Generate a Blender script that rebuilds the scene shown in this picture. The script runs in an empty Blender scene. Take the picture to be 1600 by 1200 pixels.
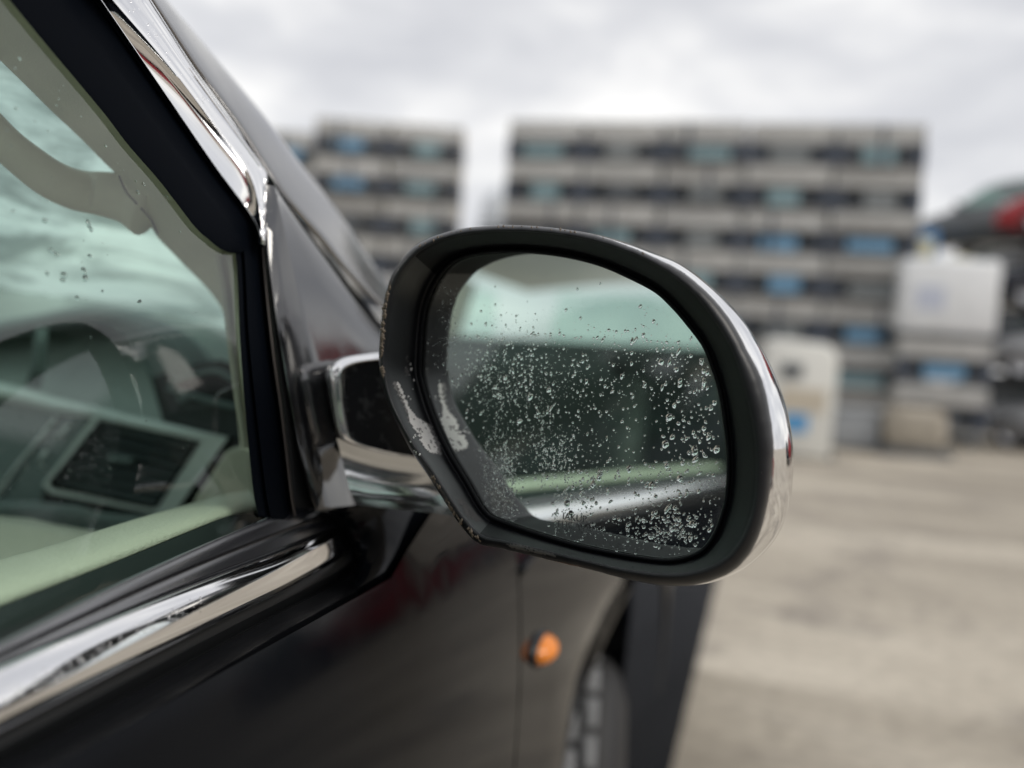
import bpy, bmesh, math, random
import numpy as np
from mathutils import Vector, Matrix
from mathutils.bvhtree import BVHTree
random.seed(7)
scn = bpy.context.scene
COL = scn.collection

# ------------------------------------------------------------------ camera
FPX = 1350.0                        # focal length in pixels of the 1600x1200 photograph
VPX, VPY, ROLL = 1200.0, 575.0, math.radians(4.0)
CAM = np.array([0.0, 0.0, 1.25])    # the car points along +Y, its right side faces +X


def _basis():
    y = np.array([(VPX - 800) / FPX, -(VPY - 600) / FPX, 1.0]); y /= np.linalg.norm(y)
    h = np.array([math.cos(ROLL), -math.sin(ROLL), 0.0])
    z = np.cross(h, y); z /= np.linalg.norm(z)
    if z[1] < 0: z = -z
    x = -np.cross(y, z)
    return np.array([x, y, z])


M3 = _basis(); RV, UV, FV = M3[:, 0], M3[:, 1], M3[:, 2]
cam = bpy.data.cameras.new('camera'); camo = bpy.data.objects.new('camera', cam); COL.objects.link(camo)
camo.matrix_world = Matrix(((RV[0], UV[0], -FV[0], CAM[0]), (RV[1], UV[1], -FV[1], CAM[1]),
                            (RV[2], UV[2], -FV[2], CAM[2]), (0, 0, 0, 1)))
cam.sensor_width = 36.0; cam.lens = 36.0 * FPX / 1600.0
cam.clip_start = 0.01; cam.clip_end = 3000
cam.dof.use_dof = True; cam.dof.focus_distance = 0.515; cam.dof.aperture_fstop = 2.4
scn.camera = camo

# ------------------------------------------------------------------ world: overcast sky
SUN_EL, SUN_AZ = math.radians(44), math.radians(98)      # azimuth measured from +Y towards +X
w = bpy.data.worlds.new('World'); scn.world = w; w.use_nodes = True
nt = w.node_tree; nt.nodes.clear(); N = nt.nodes.new; L = nt.links.new
out = N('ShaderNodeOutputWorld')
sky = N('ShaderNodeTexSky'); sky.sky_type = 'NISHITA'; sky.sun_disc = False
sky.sun_elevation = SUN_EL; sky.sun_rotation = SUN_AZ; sky.air_density = 1.0; sky.dust_density = 2.0
bg1 = N('ShaderNodeBackground'); bg1.inputs[1].default_value = 0.1; L(sky.outputs[0], bg1.inputs[0])
tc = N('ShaderNodeTexCoord'); mp = N('ShaderNodeMapping'); mp.inputs['Scale'].default_value = (2.2, 2.2, 6.0)
L(tc.outputs['Generated'], mp.inputs[0])
n1 = N('ShaderNodeTexNoise'); n1.inputs['Scale'].default_value = 1.6; n1.inputs['Detail'].default_value = 6
n1.inputs['Roughness'].default_value = 0.55; n1.inputs['Distortion'].default_value = 0.3; L(mp.outputs[0], n1.inputs['Vector'])
cr = N('ShaderNodeValToRGB'); L(n1.outputs[0], cr.inputs[0])
cr.color_ramp.elements[0].position = 0.33; cr.color_ramp.elements[0].color = (0.545, 0.55, 0.58, 1)
cr.color_ramp.elements[1].position = 0.68; cr.color_ramp.elements[1].color = (0.99, 0.975, 0.95, 1)
e_ = cr.color_ramp.elements.new(0.5); e_.color = (0.70, 0.70, 0.715, 1)
bg2 = N('ShaderNodeBackground'); bg2.inputs[1].default_value = 1.0; L(cr.outputs[0], bg2.inputs[0])
mxw = N('ShaderNodeMixShader'); mxw.inputs[0].default_value = 0.9
L(bg1.outputs[0], mxw.inputs[1]); L(bg2.outputs[0], mxw.inputs[2]); L(mxw.outputs[0], out.inputs[0])

sl = bpy.data.lights.new('sun', 'SUN'); sl.energy = 1.5; sl.angle = math.radians(30); sl.color = (1.0, 0.95, 0.87)
so = bpy.data.objects.new('sun', sl); COL.objects.link(so)
sd = Vector((math.sin(SUN_AZ) * math.cos(SUN_EL), math.cos(SUN_AZ) * math.cos(SUN_EL), math.sin(SUN_EL)))
so.rotation_euler = sd.to_track_quat('Z', 'Y').to_euler(); so.location = sd * 60

vs = scn.view_settings
vs.view_transform = 'Standard'; vs.look = 'None'; vs.exposure = 0.24; vs.gamma = 1.0
scn.render.engine = 'CYCLES'
cy = scn.cycles
cy.use_denoising = True; cy.max_bounces = 14; cy.transparent_max_bounces = 24; cy.transmission_bounces = 10; cy.glossy_bounces = 8
cy.caustics_reflective = False; cy.caustics_refractive = False; cy.sample_clamp_indirect = 8

# ------------------------------------------------------------------ projection helpers


def ray(u, v): return FV + (u - 800) / FPX * RV - (v - 600) / FPX * UV
def at(u, v, d): return CAM + d * ray(u, v)


TH = 0.25                                            # lean of the side glass


def wp(u, v, o=0.0):                                  # point of the car's side at the window, o metres proud of it
    r = ray(u, v)
    t = (-0.30 + o - TH * (CAM[2] - 1.13)) / (r[0] + TH * r[2])
    return CAM + t * r


def on_y(u, v, Y):
    r = ray(u, v); return CAM + (Y / r[1]) * r


def on_x(u, v, X):
    r = ray(u, v); return CAM + (X / r[0]) * r


def catmull(pts, n, closed=False):
    P = np.array(pts, float)
    m = len(P)
    if closed: Q = np.vstack([P[-1], P, P[0], P[1]])
    else: Q = np.vstack([2 * P[0] - P[1], P, 2 * P[-1] - P[-2]])
    segs = m if closed else m - 1
    dense = []
    for i in range(segs):
        p0, p1, p2, p3 = Q[i], Q[i + 1], Q[i + 2], Q[i + 3]
        t = np.linspace(0, 1, 24, endpoint=False)[:, None]
        dense.append(0.5 * ((2 * p1) + (-p0 + p2) * t + (2 * p0 - 5 * p1 + 4 * p2 - p3) * t ** 2 + (-p0 + 3 * p1 - 3 * p2 + p3) * t ** 3))
    D = np.vstack(dense + ([] if closed else [P[-1:]]))
    if closed: D = np.vstack([D, D[:1]])
    s = np.concatenate([[0], np.cumsum(np.linalg.norm(np.diff(D, axis=0), axis=1))])
    q = np.linspace(0, s[-1], n, endpoint=not closed)
    return np.stack([np.interp(q, s, D[:, k]) for k in range(D.shape[1])], 1)

# ------------------------------------------------------------------ mesh helpers


def mk(name, verts, faces, mat, parent=None, smooth=True, kind=None):
    me = bpy.data.meshes.new(name)
    me.from_pydata([tuple(map(float, v)) for v in verts], [], faces)
    if smooth:
        me.polygons.foreach_set('use_smooth', [True] * len(me.polygons))
    me.update()
    if mat: me.materials.append(mat)
    o = bpy.data.objects.new(name, me); COL.objects.link(o)
    if parent: o.parent = parent
    if kind: o['kind'] = kind
    return o


def grid_faces(r, c, closed=False, base=0):
    F = []
    cc = c if closed else c - 1
    for i in range(r - 1):
        for j in range(cc):
            a = base + i * c + j; b = base + i * c + (j + 1) % c
            F.append((a, b, b + c, a + c))
    return F


def loft(name, rows, mat, parent=None, closed=False, smooth=True, sharp=None):
    r, c = len(rows), len(rows[0])
    V = [p for row in rows for p in row]
    o = mk(name, V, grid_faces(r, c, closed), mat, parent, smooth)
    if sharp is not None: sharp_angle(o, sharp)
    return o


def sharp_angle(o, deg):
    me = o.data
    bm = bmesh.new(); bm.from_mesh(me)
    a = math.radians(deg)
    for e in bm.edges:
        if len(e.link_faces) == 2 and e.calc_face_angle(0) > a: e.smooth = False
    bm.to_mesh(me); bm.free()


def tube(name, pts, rad, mat, parent=None, seg=12, cap=True, flat=1.0):
    P = np.array(pts, float); n = len(P)
    if np.isscalar(rad): rad = [rad] * n
    V, F = [], []
    up = np.array([0.13, 0.2, 0.97])
    for i in range(n):
        t = P[min(i + 1, n - 1)] - P[max(i - 1, 0)]; t /= np.linalg.norm(t) + 1e-12
        a = np.cross(t, up); a /= np.linalg.norm(a) + 1e-12; b = np.cross(a, t)
        for k in range(seg):
            th = 2 * math.pi * k / seg
            V.append(P[i] + rad[i] * (math.cos(th) * a + flat * math.sin(th) * b))
    F = grid_faces(n, seg, True)
    if cap:
        F.append(tuple(range(seg))[::-1]); F.append(tuple(range((n - 1) * seg, n * seg)))
    return mk(name, V, F, mat, parent)


def box(name, c, s, mat, parent=None, bevel=0.0, rot=None, smooth=False):
    bm = bmesh.new(); bmesh.ops.create_cube(bm, size=1.0)
    for v in bm.verts: v.co = Vector((v.co.x * s[0], v.co.y * s[1], v.co.z * s[2]))
    if bevel: bmesh.ops.bevel(bm, geom=list(bm.edges), offset=bevel, segments=2, profile=0.5, affect='EDGES')
    if rot is not None: bmesh.ops.rotate(bm, verts=bm.verts, cent=(0, 0, 0), matrix=rot)
    bmesh.ops.translate(bm, verts=bm.verts, vec=Vector(c))
    me = bpy.data.meshes.new(name); bm.to_mesh(me); bm.free()
    if smooth: me.polygons.foreach_set('use_smooth', [True] * len(me.polygons))
    me.materials.append(mat)
    o = bpy.data.objects.new(name, me); COL.objects.link(o)
    if parent: o.parent = parent
    return o


def prism(name, pts, thick, mat, parent=None, direction=None, bevel=0.0, smooth=False):
    """closed polygon of 3D points extruded by a vector"""
    bm = bmesh.new()
    vs_ = [bm.verts.new(Vector(p)) for p in pts]
    f = bm.faces.new(vs_); f.normal_update()
    d = Vector(direction) * thick if direction is not None else f.normal * thick
    r = bmesh.ops.extrude_face_region(bm, geom=[f])
    nv = [g for g in r['geom'] if isinstance(g, bmesh.types.BMVert)]
    bmesh.ops.translate(bm, verts=nv, vec=d)
    bmesh.ops.recalc_face_normals(bm, faces=bm.faces)
    if bevel: bmesh.ops.bevel(bm, geom=list(bm.edges), offset=bevel, segments=2, profile=0.5, affect='EDGES')
    me = bpy.data.meshes.new(name); bm.to_mesh(me); bm.free()
    if smooth: me.polygons.foreach_set('use_smooth', [True] * len(me.polygons))
    me.materials.append(mat)
    o = bpy.data.objects.new(name, me); COL.objects.link(o)
    if parent: o.parent = parent
    return o


def empty(name, loc, label, cat, group=None, rz=0.0):
    o = bpy.data.objects.new(name, None); COL.objects.link(o); o.location = loc; o.rotation_euler = (0, 0, rz)
    o.empty_display_size = 0.2
    o['label'] = label; o['category'] = cat
    if group: o['group'] = group
    return o

# ------------------------------------------------------------------ materials


def mat(name, col, rough=0.5, metal=0.0, spec=0.5, coat=0.0, bump=None, var=None, speck=None, rvar=None):
    """bump=(scale,strength,dist); var=(scale,amount) value variation; speck=(scale,threshold,colour) dust"""
    m = bpy.data.materials.new(name); m.use_nodes = True
    t = m.node_tree; b = t.nodes['Principled BSDF']
    b.inputs['Base Color'].default_value = (*col, 1); b.inputs['Roughness'].default_value = rough
    b.inputs['Metallic'].default_value = metal; b.inputs['Specular IOR Level'].default_value = spec
    if coat: b.inputs['Coat Weight'].default_value = coat; b.inputs['Coat Roughness'].default_value = 0.03
    co = t.nodes.new('ShaderNodeTexCoord')
    cur = None
    if var:
        n = t.nodes.new('ShaderNodeTexNoise'); n.inputs['Scale'].default_value = var[0]; n.inputs['Detail'].default_value = 8
        t.links.new(co.outputs['Object'], n.inputs['Vector'])
        mr = t.nodes.new('ShaderNodeMapRange'); mr.inputs[1].default_value = 0.3; mr.inputs[2].default_value = 0.7
        mr.inputs[3].default_value = 1 - var[1]; mr.inputs[4].default_value = 1 + var[1]
        t.links.new(n.outputs[0], mr.inputs[0])
        mx = t.nodes.new('ShaderNodeMix'); mx.data_type = 'RGBA'; mx.blend_type = 'MULTIPLY'; mx.inputs[0].default_value = 1
        mx.inputs[6].default_value = (*col, 1); t.links.new(mr.outputs[0], mx.inputs[7]); cur = mx.outputs[2]
    if speck:
        n = t.nodes.new('ShaderNodeTexNoise'); n.inputs['Scale'].default_value = speck[0]; n.inputs['Detail'].default_value = 6
        n.inputs['Roughness'].default_value = 0.7
        t.links.new(co.outputs['Object'], n.inputs['Vector'])
        mr = t.nodes.new('ShaderNodeMapRange'); mr.inputs[1].default_value = speck[1]; mr.inputs[2].default_value = speck[1] + 0.06
        t.links.new(n.outputs[0], mr.inputs[0])
        mx = t.nodes.new('ShaderNodeMix'); mx.data_type = 'RGBA'
        if cur: t.links.new(cur, mx.inputs[6])
        else: mx.inputs[6].default_value = (*col, 1)
        mx.inputs[7].default_value = (*speck[2], 1); t.links.new(mr.outputs[0], mx.inputs[0]); cur = mx.outputs[2]
        rr = t.nodes.new('ShaderNodeMapRange'); rr.inputs[3].default_value = rough; rr.inputs[4].default_value = min(1, rough + 0.35)
        t.links.new(mr.outputs[0], rr.inputs[0]); t.links.new(rr.outputs[0], b.inputs['Roughness'])
    if rvar:
        n = t.nodes.new('ShaderNodeTexNoise'); n.inputs['Scale'].default_value = rvar[0]; n.inputs['Detail'].default_value = 6
        t.links.new(co.outputs['Object'], n.inputs['Vector'])
        rr = t.nodes.new('ShaderNodeMapRange'); rr.inputs[1].default_value = 0.35; rr.inputs[2].default_value = 0.7
        rr.inputs[3].default_value = rough; rr.inputs[4].default_value = rvar[1]
        t.links.new(n.outputs[0], rr.inputs[0]); t.links.new(rr.outputs[0], b.inputs['Roughness'])
    if cur: t.links.new(cur, b.inputs['Base Color'])
    if bump:
        n = t.nodes.new('ShaderNodeTexNoise'); n.inputs['Scale'].default_value = bump[0]; n.inputs['Detail'].default_value = 4
        t.links.new(co.outputs['Object'], n.inputs['Vector'])
        bp = t.nodes.new('ShaderNodeBump'); bp.inputs['Strength'].default_value = bump[1]; bp.inputs['Distance'].default_value = bump[2]
        t.links.new(n.outputs[0], bp.inputs['Height']); t.links.new(bp.outputs[0], b.inputs['Normal'])
    return m


def set_ior(m, ior):
    m.node_tree.nodes['Principled BSDF'].inputs['IOR'].default_value = ior
    return m


def thin_glass(name, tint, gloss=1.0, film=None):
    m = bpy.data.materials.new(name); m.use_nodes = True; t = m.node_tree; t.nodes.clear()
    o = t.nodes.new('ShaderNodeOutputMaterial'); tr = t.nodes.new('ShaderNodeBsdfTransparent'); tr.inputs[0].default_value = (*tint, 1)
    g = t.nodes.new('ShaderNodeBsdfGlossy'); g.inputs['Roughness'].default_value = 0.015; g.inputs[0].default_value = (gloss, gloss, gloss, 1)
    fr = t.nodes.new('ShaderNodeFresnel')
    ge = t.nodes.new('ShaderNodeNewGeometry'); mi = t.nodes.new('ShaderNodeMix'); mi.inputs[2].default_value = 1.7; mi.inputs[3].default_value = 1 / 1.7
    t.links.new(ge.outputs['Backfacing'], mi.inputs[0]); t.links.new(mi.outputs[0], fr.inputs[0])   # a thin pane: the same reflectance from both sides
    mx = t.nodes.new('ShaderNodeMixShader'); t.links.new(fr.outputs[0], mx.inputs[0]); t.links.new(tr.outputs[0], mx.inputs[1]); t.links.new(g.outputs[0], mx.inputs[2])
    last = mx.outputs[0]
    if film:                                            # patchy film of dried water and dirt, its tint also painting cloud streaks: (scale, lo, hi, max, colour)
        co = t.nodes.new('ShaderNodeTexCoord'); mp_ = t.nodes.new('ShaderNodeMapping'); mp_.inputs['Scale'].default_value = film[5]
        t.links.new(co.outputs['Object'], mp_.inputs[0])
        n = t.nodes.new('ShaderNodeTexNoise'); n.inputs['Scale'].default_value = film[0]; n.inputs['Detail'].default_value = 7; n.inputs['Roughness'].default_value = 0.62
        n.inputs['Distortion'].default_value = 0.6
        t.links.new(mp_.outputs[0], n.inputs['Vector'])
        mr = t.nodes.new('ShaderNodeMapRange'); mr.inputs[1].default_value = film[1]; mr.inputs[2].default_value = film[2]; mr.inputs[3].default_value = 0.02; mr.inputs[4].default_value = film[3]
        t.links.new(n.outputs[0], mr.inputs[0])
        d = t.nodes.new('ShaderNodeBsdfTransparent'); d.inputs[0].default_value = (*film[4], 1)
        m2 = t.nodes.new('ShaderNodeMixShader'); t.links.new(mr.outputs[0], m2.inputs[0]); t.links.new(last, m2.inputs[1]); t.links.new(d.outputs[0], m2.inputs[2]); last = m2.outputs[0]
    t.links.new(last, o.inputs[0])
    return m


MT = {}
MT['paint'] = mat('black_car_paint', (0.004, 0.0048, 0.0065), 0.06, spec=0.13, rvar=(30, 0.14))
MT['paint'].node_tree.nodes['Principled BSDF'].inputs['Specular Tint'].default_value = (0.46, 0.46, 0.49, 1)
MT['pillar'] = set_ior(mat('polished_black_pillar', (0.006, 0.0065, 0.008), 0.08, spec=0.5, rvar=(18, 0.2)), 3.3)
MT['paint_dirty'] = set_ior(mat('dusty_black_paint', (0.006, 0.0065, 0.008), 0.07, spec=0.5, rvar=(30, 0.2), speck=(260, 0.7, (0.10, 0.10, 0.10))), 2.4)
MT['sail'] = set_ior(mat('piano_black_sail', (0.006, 0.0065, 0.008), 0.06, spec=0.5, rvar=(30, 0.16), speck=(260, 0.72, (0.10, 0.10, 0.10))), 2.2)
MT['wall_shade'] = mat('shaded_housing_plastic', (0.004, 0.0045, 0.006), 0.5, spec=0.12)  # darker copy of the housing plastic, painting the shade on the inner walls
MT['inset'] = mat('black_inset', (0.006, 0.007, 0.009), 0.25, spec=0.25, speck=(90, 0.56, (0.035, 0.038, 0.04)))
MT['sealm'] = set_ior(mat('satin_glass_seal', (0.008, 0.009, 0.013), 0.26, spec=0.5), 3.0)
MT['gloss'] = mat('gloss_black_trim', (0.004, 0.0045, 0.006), 0.09, spec=0.5, speck=(420, 0.72, (0.06, 0.06, 0.06)))
set_ior(MT['gloss'], 2.0)
MT['frit'] = mat('black_frame', (0.0018, 0.0028, 0.005), 0.55, spec=0.03, speck=(520, 0.735, (0.05, 0.055, 0.06)))
MT['rubber'] = mat('black_rubber', (0.008, 0.009, 0.010), 0.42, spec=0.4, speck=(500, 0.68, (0.05, 0.05, 0.05)))
MT['lip'] = mat('weathered_seal_lip', (0.05, 0.042, 0.038), 0.45, speck=(300, 0.62, (0.16, 0.11, 0.07)))
MT['plastic'] = mat('mirror_housing_plastic', (0.010, 0.011, 0.013), 0.38, spec=0.42, bump=(1600, 0.12, 0.0004), speck=(330, 0.70, (0.11, 0.11, 0.11)), var=(45, 0.35))
MT['chrome'] = mat('chrome', (0.88, 0.88, 0.885), 0.045, metal=1.0, rvar=(60, 0.12))
MT['chrome_s'] = mat('satin_chrome', (0.62, 0.63, 0.63), 0.10, metal=1.0, rvar=(40, 0.2))
MT['mirror'] = mat('mirror_glass', (0.90, 0.95, 0.925), 0.008, metal=1.0)
MT['scuff'] = mat('scuffed_paint', (0.85, 0.85, 0.83), 0.75, bump=(900, 0.5, 0.0006), speck=(700, 0.6, (0.16, 0.16, 0.16)))
MT['side_glass'] = thin_glass('side_glass', (0.81, 0.945, 0.885))
MT['screen'] = thin_glass('windscreen_glass', (0.80, 0.95, 0.89), film=(5.5, 0.42, 0.60, 0.95, (0.17, 0.24, 0.215), (1.0, 2.4, 3.0)))
MT['beige'] = mat('beige_trim', (0.74, 0.70, 0.58), 0.6, bump=(700, 0.25, 0.0006), var=(14, 0.08))
MT['leather'] = mat('beige_leather', (0.62, 0.585, 0.485), 0.5, bump=(460, 0.7, 0.0012), var=(20, 0.06))
MT['dash'] = mat('grey_dash_leather', (0.20, 0.25, 0.25), 0.5, bump=(600, 0.3, 0.0008))
MT['dash_d'] = mat('dark_dash_plastic', (0.03, 0.036, 0.037), 0.45)
MT['dash_l'] = mat('lit_pad_and_gauge', (0.50, 0.55, 0.53), 0.45)  # windscreen light on the top pad is put into this pale colour
MT['silver'] = mat('silver_trim', (0.86, 0.90, 0.89), 0.35, metal=0.35)
MT['slat'] = mat('vent_slat', (0.11, 0.13, 0.135), 0.35)
MT['black'] = mat('matt_black', (0.006, 0.007, 0.008), 0.6)
MT['seat'] = mat('charcoal_seat', (0.022, 0.026, 0.025), 0.6, bump=(300, 0.3, 0.001))
MT['amber'] = mat('amber_lens', (0.80, 0.24, 0.02), 0.12, spec=0.6)
MT['tread'] = mat('dusty_tyre_tread', (0.20, 0.205, 0.21), 0.9, bump=(60, 0.6, 0.004), var=(12, 0.25))
MT['tyre'] = mat('tyre_rubber', (0.013, 0.013, 0.014), 0.65)
MT['alloy'] = mat('alloy', (0.45, 0.45, 0.46), 0.3, metal=1.0)
MT['dalloy'] = mat('dark_alloy', (0.06, 0.06, 0.065), 0.4, metal=0.6)
MT['arch'] = mat('arch_lip_paint', (0.006, 0.0065, 0.008), 0.06, spec=0.6, coat=0.6)
MT['etch'] = mat('etched_lettering', (0.14, 0.15, 0.15), 0.6)

m = bpy.data.materials.new('water'); m.use_nodes = True; t = m.node_tree; t.nodes.clear()
o_ = t.nodes.new('ShaderNodeOutputMaterial'); g_ = t.nodes.new('ShaderNodeBsdfGlass'); g_.inputs['IOR'].default_value = 1.33; g_.inputs['Roughness'].default_value = 0.0
t.links.new(g_.outputs[0], o_.inputs[0]); MT['water'] = m

# ground: pale dusty concrete yard with stains and wheel marks
m = bpy.data.materials.new('yard_concrete'); m.use_nodes = True; t = m.node_tree; b = t.nodes['Principled BSDF']; b.inputs['Roughness'].default_value = 0.85
co = t.nodes.new('ShaderNodeTexCoord')
na = t.nodes.new('ShaderNodeTexNoise'); na.inputs['Scale'].default_value = 0.5; na.inputs['Detail'].default_value = 9; na.inputs['Roughness'].default_value = 0.62; na.inputs['Distortion'].default_value = 0.8
mpg = t.nodes.new('ShaderNodeMapping'); mpg.inputs['Rotation'].default_value = (0, 0, 0.5); mpg.inputs['Scale'].default_value = (0.55, 1.9, 1)
t.links.new(co.outputs['Object'], mpg.inputs[0]); t.links.new(mpg.outputs[0], na.inputs['Vector'])
rp = t.nodes.new('ShaderNodeValToRGB'); t.links.new(na.outputs[0], rp.inputs[0])
rp.color_ramp.elements[0].position = 0.36; rp.color_ramp.elements[0].color = (0.25, 0.222, 0.18, 1)
rp.color_ramp.elements[1].position = 0.66; rp.color_ramp.elements[1].color = (0.49, 0.445, 0.37, 1)
e_ = rp.color_ramp.elements.new(0.5); e_.color = (0.39, 0.35, 0.288, 1)
nb = t.nodes.new('ShaderNodeTexNoise'); nb.inputs['Scale'].default_value = 14; nb.inputs['Detail'].default_value = 8; t.links.new(co.outputs['Object'], nb.inputs['Vector'])
mrb = t.nodes.new('ShaderNodeMapRange'); mrb.inputs[1].default_value = 0.3; mrb.inputs[2].default_value = 0.7; mrb.inputs[3].default_value = 0.82; mrb.inputs[4].default_value = 1.15; t.links.new(nb.outputs[0], mrb.inputs[0])
mxg = t.nodes.new('ShaderNodeMix'); mxg.data_type = 'RGBA'; mxg.blend_type = 'MULTIPLY'; mxg.inputs[0].default_value = 1
nc = t.nodes.new('ShaderNodeTexNoise'); nc.inputs['Scale'].default_value = 0.9; nc.inputs['Detail'].default_value = 10; nc.inputs['Roughness'].default_value = 0.7; nc.inputs['Distortion'].default_value = 1.4
t.links.new(co.outputs['Object'], nc.inputs['Vector'])
mrc = t.nodes.new('ShaderNodeMapRange'); mrc.inputs[1].default_value = 0.50; mrc.inputs[2].default_value = 0.64; mrc.inputs[3].default_value = 0.0; mrc.inputs[4].default_value = 0.95; t.links.new(nc.outputs[0], mrc.inputs[0])
mxs = t.nodes.new('ShaderNodeMix'); mxs.data_type = 'RGBA'; mxs.inputs[7].default_value = (0.235, 0.21, 0.18, 1)   # damp stains
t.links.new(mrc.outputs[0], mxs.inputs[0]); t.links.new(rp.outputs[0], mxs.inputs[6])
t.links.new(mxs.outputs[2], mxg.inputs[6]); t.links.new(mrb.outputs[0], mxg.inputs[7]); t.links.new(mxg.outputs[2], b.inputs['Base Color'])
bpg = t.nodes.new('ShaderNodeBump'); bpg.inputs['Strength'].default_value = 0.5; bpg.inputs['Distance'].default_value = 0.02; t.links.new(nb.outputs[0], bpg.inputs['Height']); t.links.new(bpg.outputs[0], b.inputs['Normal'])
MT['ground'] = m

# ------------------------------------------------------------------ ground
g = mk('ground', [(-400, -400, 0), (400, -400, 0), (400, 400, 0), (-400, 400, 0)], [(0, 1, 2, 3)], MT['ground'], smooth=False)
g['kind'] = 'structure'

# ================================================================== THE BLACK CAR
car = empty('black_car', (-1.1, 0.0, 0.0), 'black car in the foreground with chrome window trim and a wet door mirror', 'car')


def P(o, parent=car):                                   # parent without moving
    o.parent = parent
    o.matrix_parent_inverse = Matrix.Translation(-Vector(car.location)) if parent is car else Matrix.Identity(4)
    return o


def adopt(o, parent):
    """parent o (built in world coordinates) under parent, which already hangs below the car"""
    bpy.context.view_layer.update()
    o.parent = parent; o.matrix_parent_inverse = parent.matrix_world.inverted()
    return o


def ext0(row, d):                                       # prolong a 3D row at its start by d metres
    a = row[0] + (row[0] - row[1]) / np.linalg.norm(row[0] - row[1]) * d
    return np.vstack([a[None], row])


def prow(pts, o, n):                                    # pixel polyline -> 3D row on the car's side
    q = catmull(pts, n)
    if np.isscalar(o): return np.array([wp(u, v, o) for u, v in q])
    oo = np.interp(np.linspace(0, 1, n), np.linspace(0, 1, len(o)), o)
    return np.array([wp(u, v, k) for (u, v), k in zip(q, oo)])


def back(row, d):                                       # prolong straight backwards (towards -Y) at constant height
    a = row[0].copy(); dirv = np.array([0.0, -1.0, -0.01])
    return np.vstack([(a + dirv * d)[None], (a + dirv * d * 0.5)[None], row])


NB = 48


def straighten(row):
    """even out tracing wobble: cubic fit of X and Z along Y, eased back to the trace at the front end"""
    n = len(row); y = row[:, 1]; k = int(n * 0.86); out_ = row.copy()
    wgt = np.clip((np.arange(n) / n - 0.72) / 0.16, 0, 1); wgt = wgt * wgt * (3 - 2 * wgt)
    for c_ in (0, 2):
        cf = np.polyfit(y[:k], row[:k, c_], 2)
        out_[:, c_] = np.polyval(cf, y) * (1 - wgt) + row[:, c_] * wgt
    return out_


# --- belt line: pixel traces of its edges
T_ = [(0, 1043), (75, 1008), (150, 972), (225, 944), (300, 914), (375, 886), (450, 856), (500, 836), (524, 824)]
M_ = [(0, 1112), (94, 1065), (187, 1015), (262, 977), (330, 944), (394, 910), (450, 880), (500, 853), (540, 832)]
B_ = [(0, 1149), (94, 1095), (187, 1046), (300, 994), (394, 949), (487, 899), (530, 874), (548, 858)]
S_ = [(0, 1003), (100, 950), (169, 917), (244, 884), (300, 859), (360, 832), (420, 808), (465, 794), (497, 797)]
K1 = [(0, 1190), (131, 1130), (300, 1030), (431, 962), (534, 908), (552, 897)]
K2 = [(0, 1258), (94, 1200), (169, 1153), (300, 1072), (399, 1011), (487, 962), (530, 937), (557, 921)]


def lerp_px(a, b, t, n=NB):
    return catmull(a, n) * (1 - t) + catmull(b, n) * t


def row_px(q, o, st=False):
    if np.isscalar(o):
        r_ = np.array([wp(u, v, o) for u, v in q])
        return straighten(r_) if len(q) == NB else r_
    return np.array([wp(u, v, k) for (u, v), k in zip(q, np.interp(np.linspace(0, 1, len(q)), np.linspace(0, 1, len(o)), o))])


# door outer skin: main part of the door, K2 line down to the sill, back to the B pillar
k2row = np.array([wp(u, v, 0.030) for u, v in catmull(K2, NB)])
XS = [(1.00, 0.0), (0.92, 0.0), (0.93, 0.0)]


_SK = {}


def sinterp(z, xs, ys):                                 # interpolation with rounded corners
    if not _SK:
        g_ = np.linspace(0.2, 1.2, 1001); v_ = np.interp(g_, xs, ys); k_ = np.hanning(61); k_ /= k_.sum()
        _SK['g'] = g_; _SK['v'] = np.convolve(np.pad(v_, 30, mode='reflect', reflect_type='odd'), k_, 'valid')
    return float(np.interp(z, _SK['g'], _SK['v']))


def skin_x(z, y):                                       # outer face of the lower body
    base = sinterp(z, [0.30, 0.45, 0.60, 0.75, 0.88, 0.95, 1.00, 1.03, 1.06, 1.08], [-0.262, -0.226, -0.210, -0.206, -0.2135, -0.2225, -0.2315, -0.2385, -0.2475, -0.2560])
    if y > 0.9:
        base += 0.03 * ((y - 0.9) / 0.8) * np.interp(z, [0.3, 0.75, 1.0], [0.2, 1.0, 0.6]) if y < 1.7 else 0.03 * np.interp(z, [0.3, 0.75, 1.0], [0.2, 1.0, 0.6])
    if y > 1.9: base -= 0.35 * (y - 1.9) ** 1.6
    return base


YGAP = lambda z: 0.877 - (1.025 - z) * 0.30           # door / wing shut line


def skin_patch(name, yfun0, yfun1, ztop, zbot, mat_, ny=24, nz=30):
    rows = []
    for i in range(nz):
        r = []
        for j in range(ny):
            s = j / (ny - 1)
            z = None
            zt = ztop(s); zz = zt + (zbot - zt) * i / (nz - 1)
            y = yfun0(zz) * (1 - s) + yfun1(zz) * s
            r.append((skin_x(zz, y), y, zz))
        rows.append(r)
    return loft(name, rows, mat_)


door = P(skin_patch('front_door', lambda z: -0.62, lambda z: YGAP(z) - 0.003, lambda s: 1.0765 + 0.07 * min(1, max(0, (-0.62 + s * 1.48 - 0.56) / 0.14)), 0.32, MT['paint'], ny=60))
door['label'] = 'glossy black front door skin reflecting the yard'
# a return into the shut line
rows = [[(skin_x(z, YGAP(z)) - d, YGAP(z) - 0.003, z) for z in np.linspace(1.06, 0.32, 20)] for d in (0.0, 0.03)]
adopt(loft('door_edge', rows, MT['paint']), door)

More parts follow.
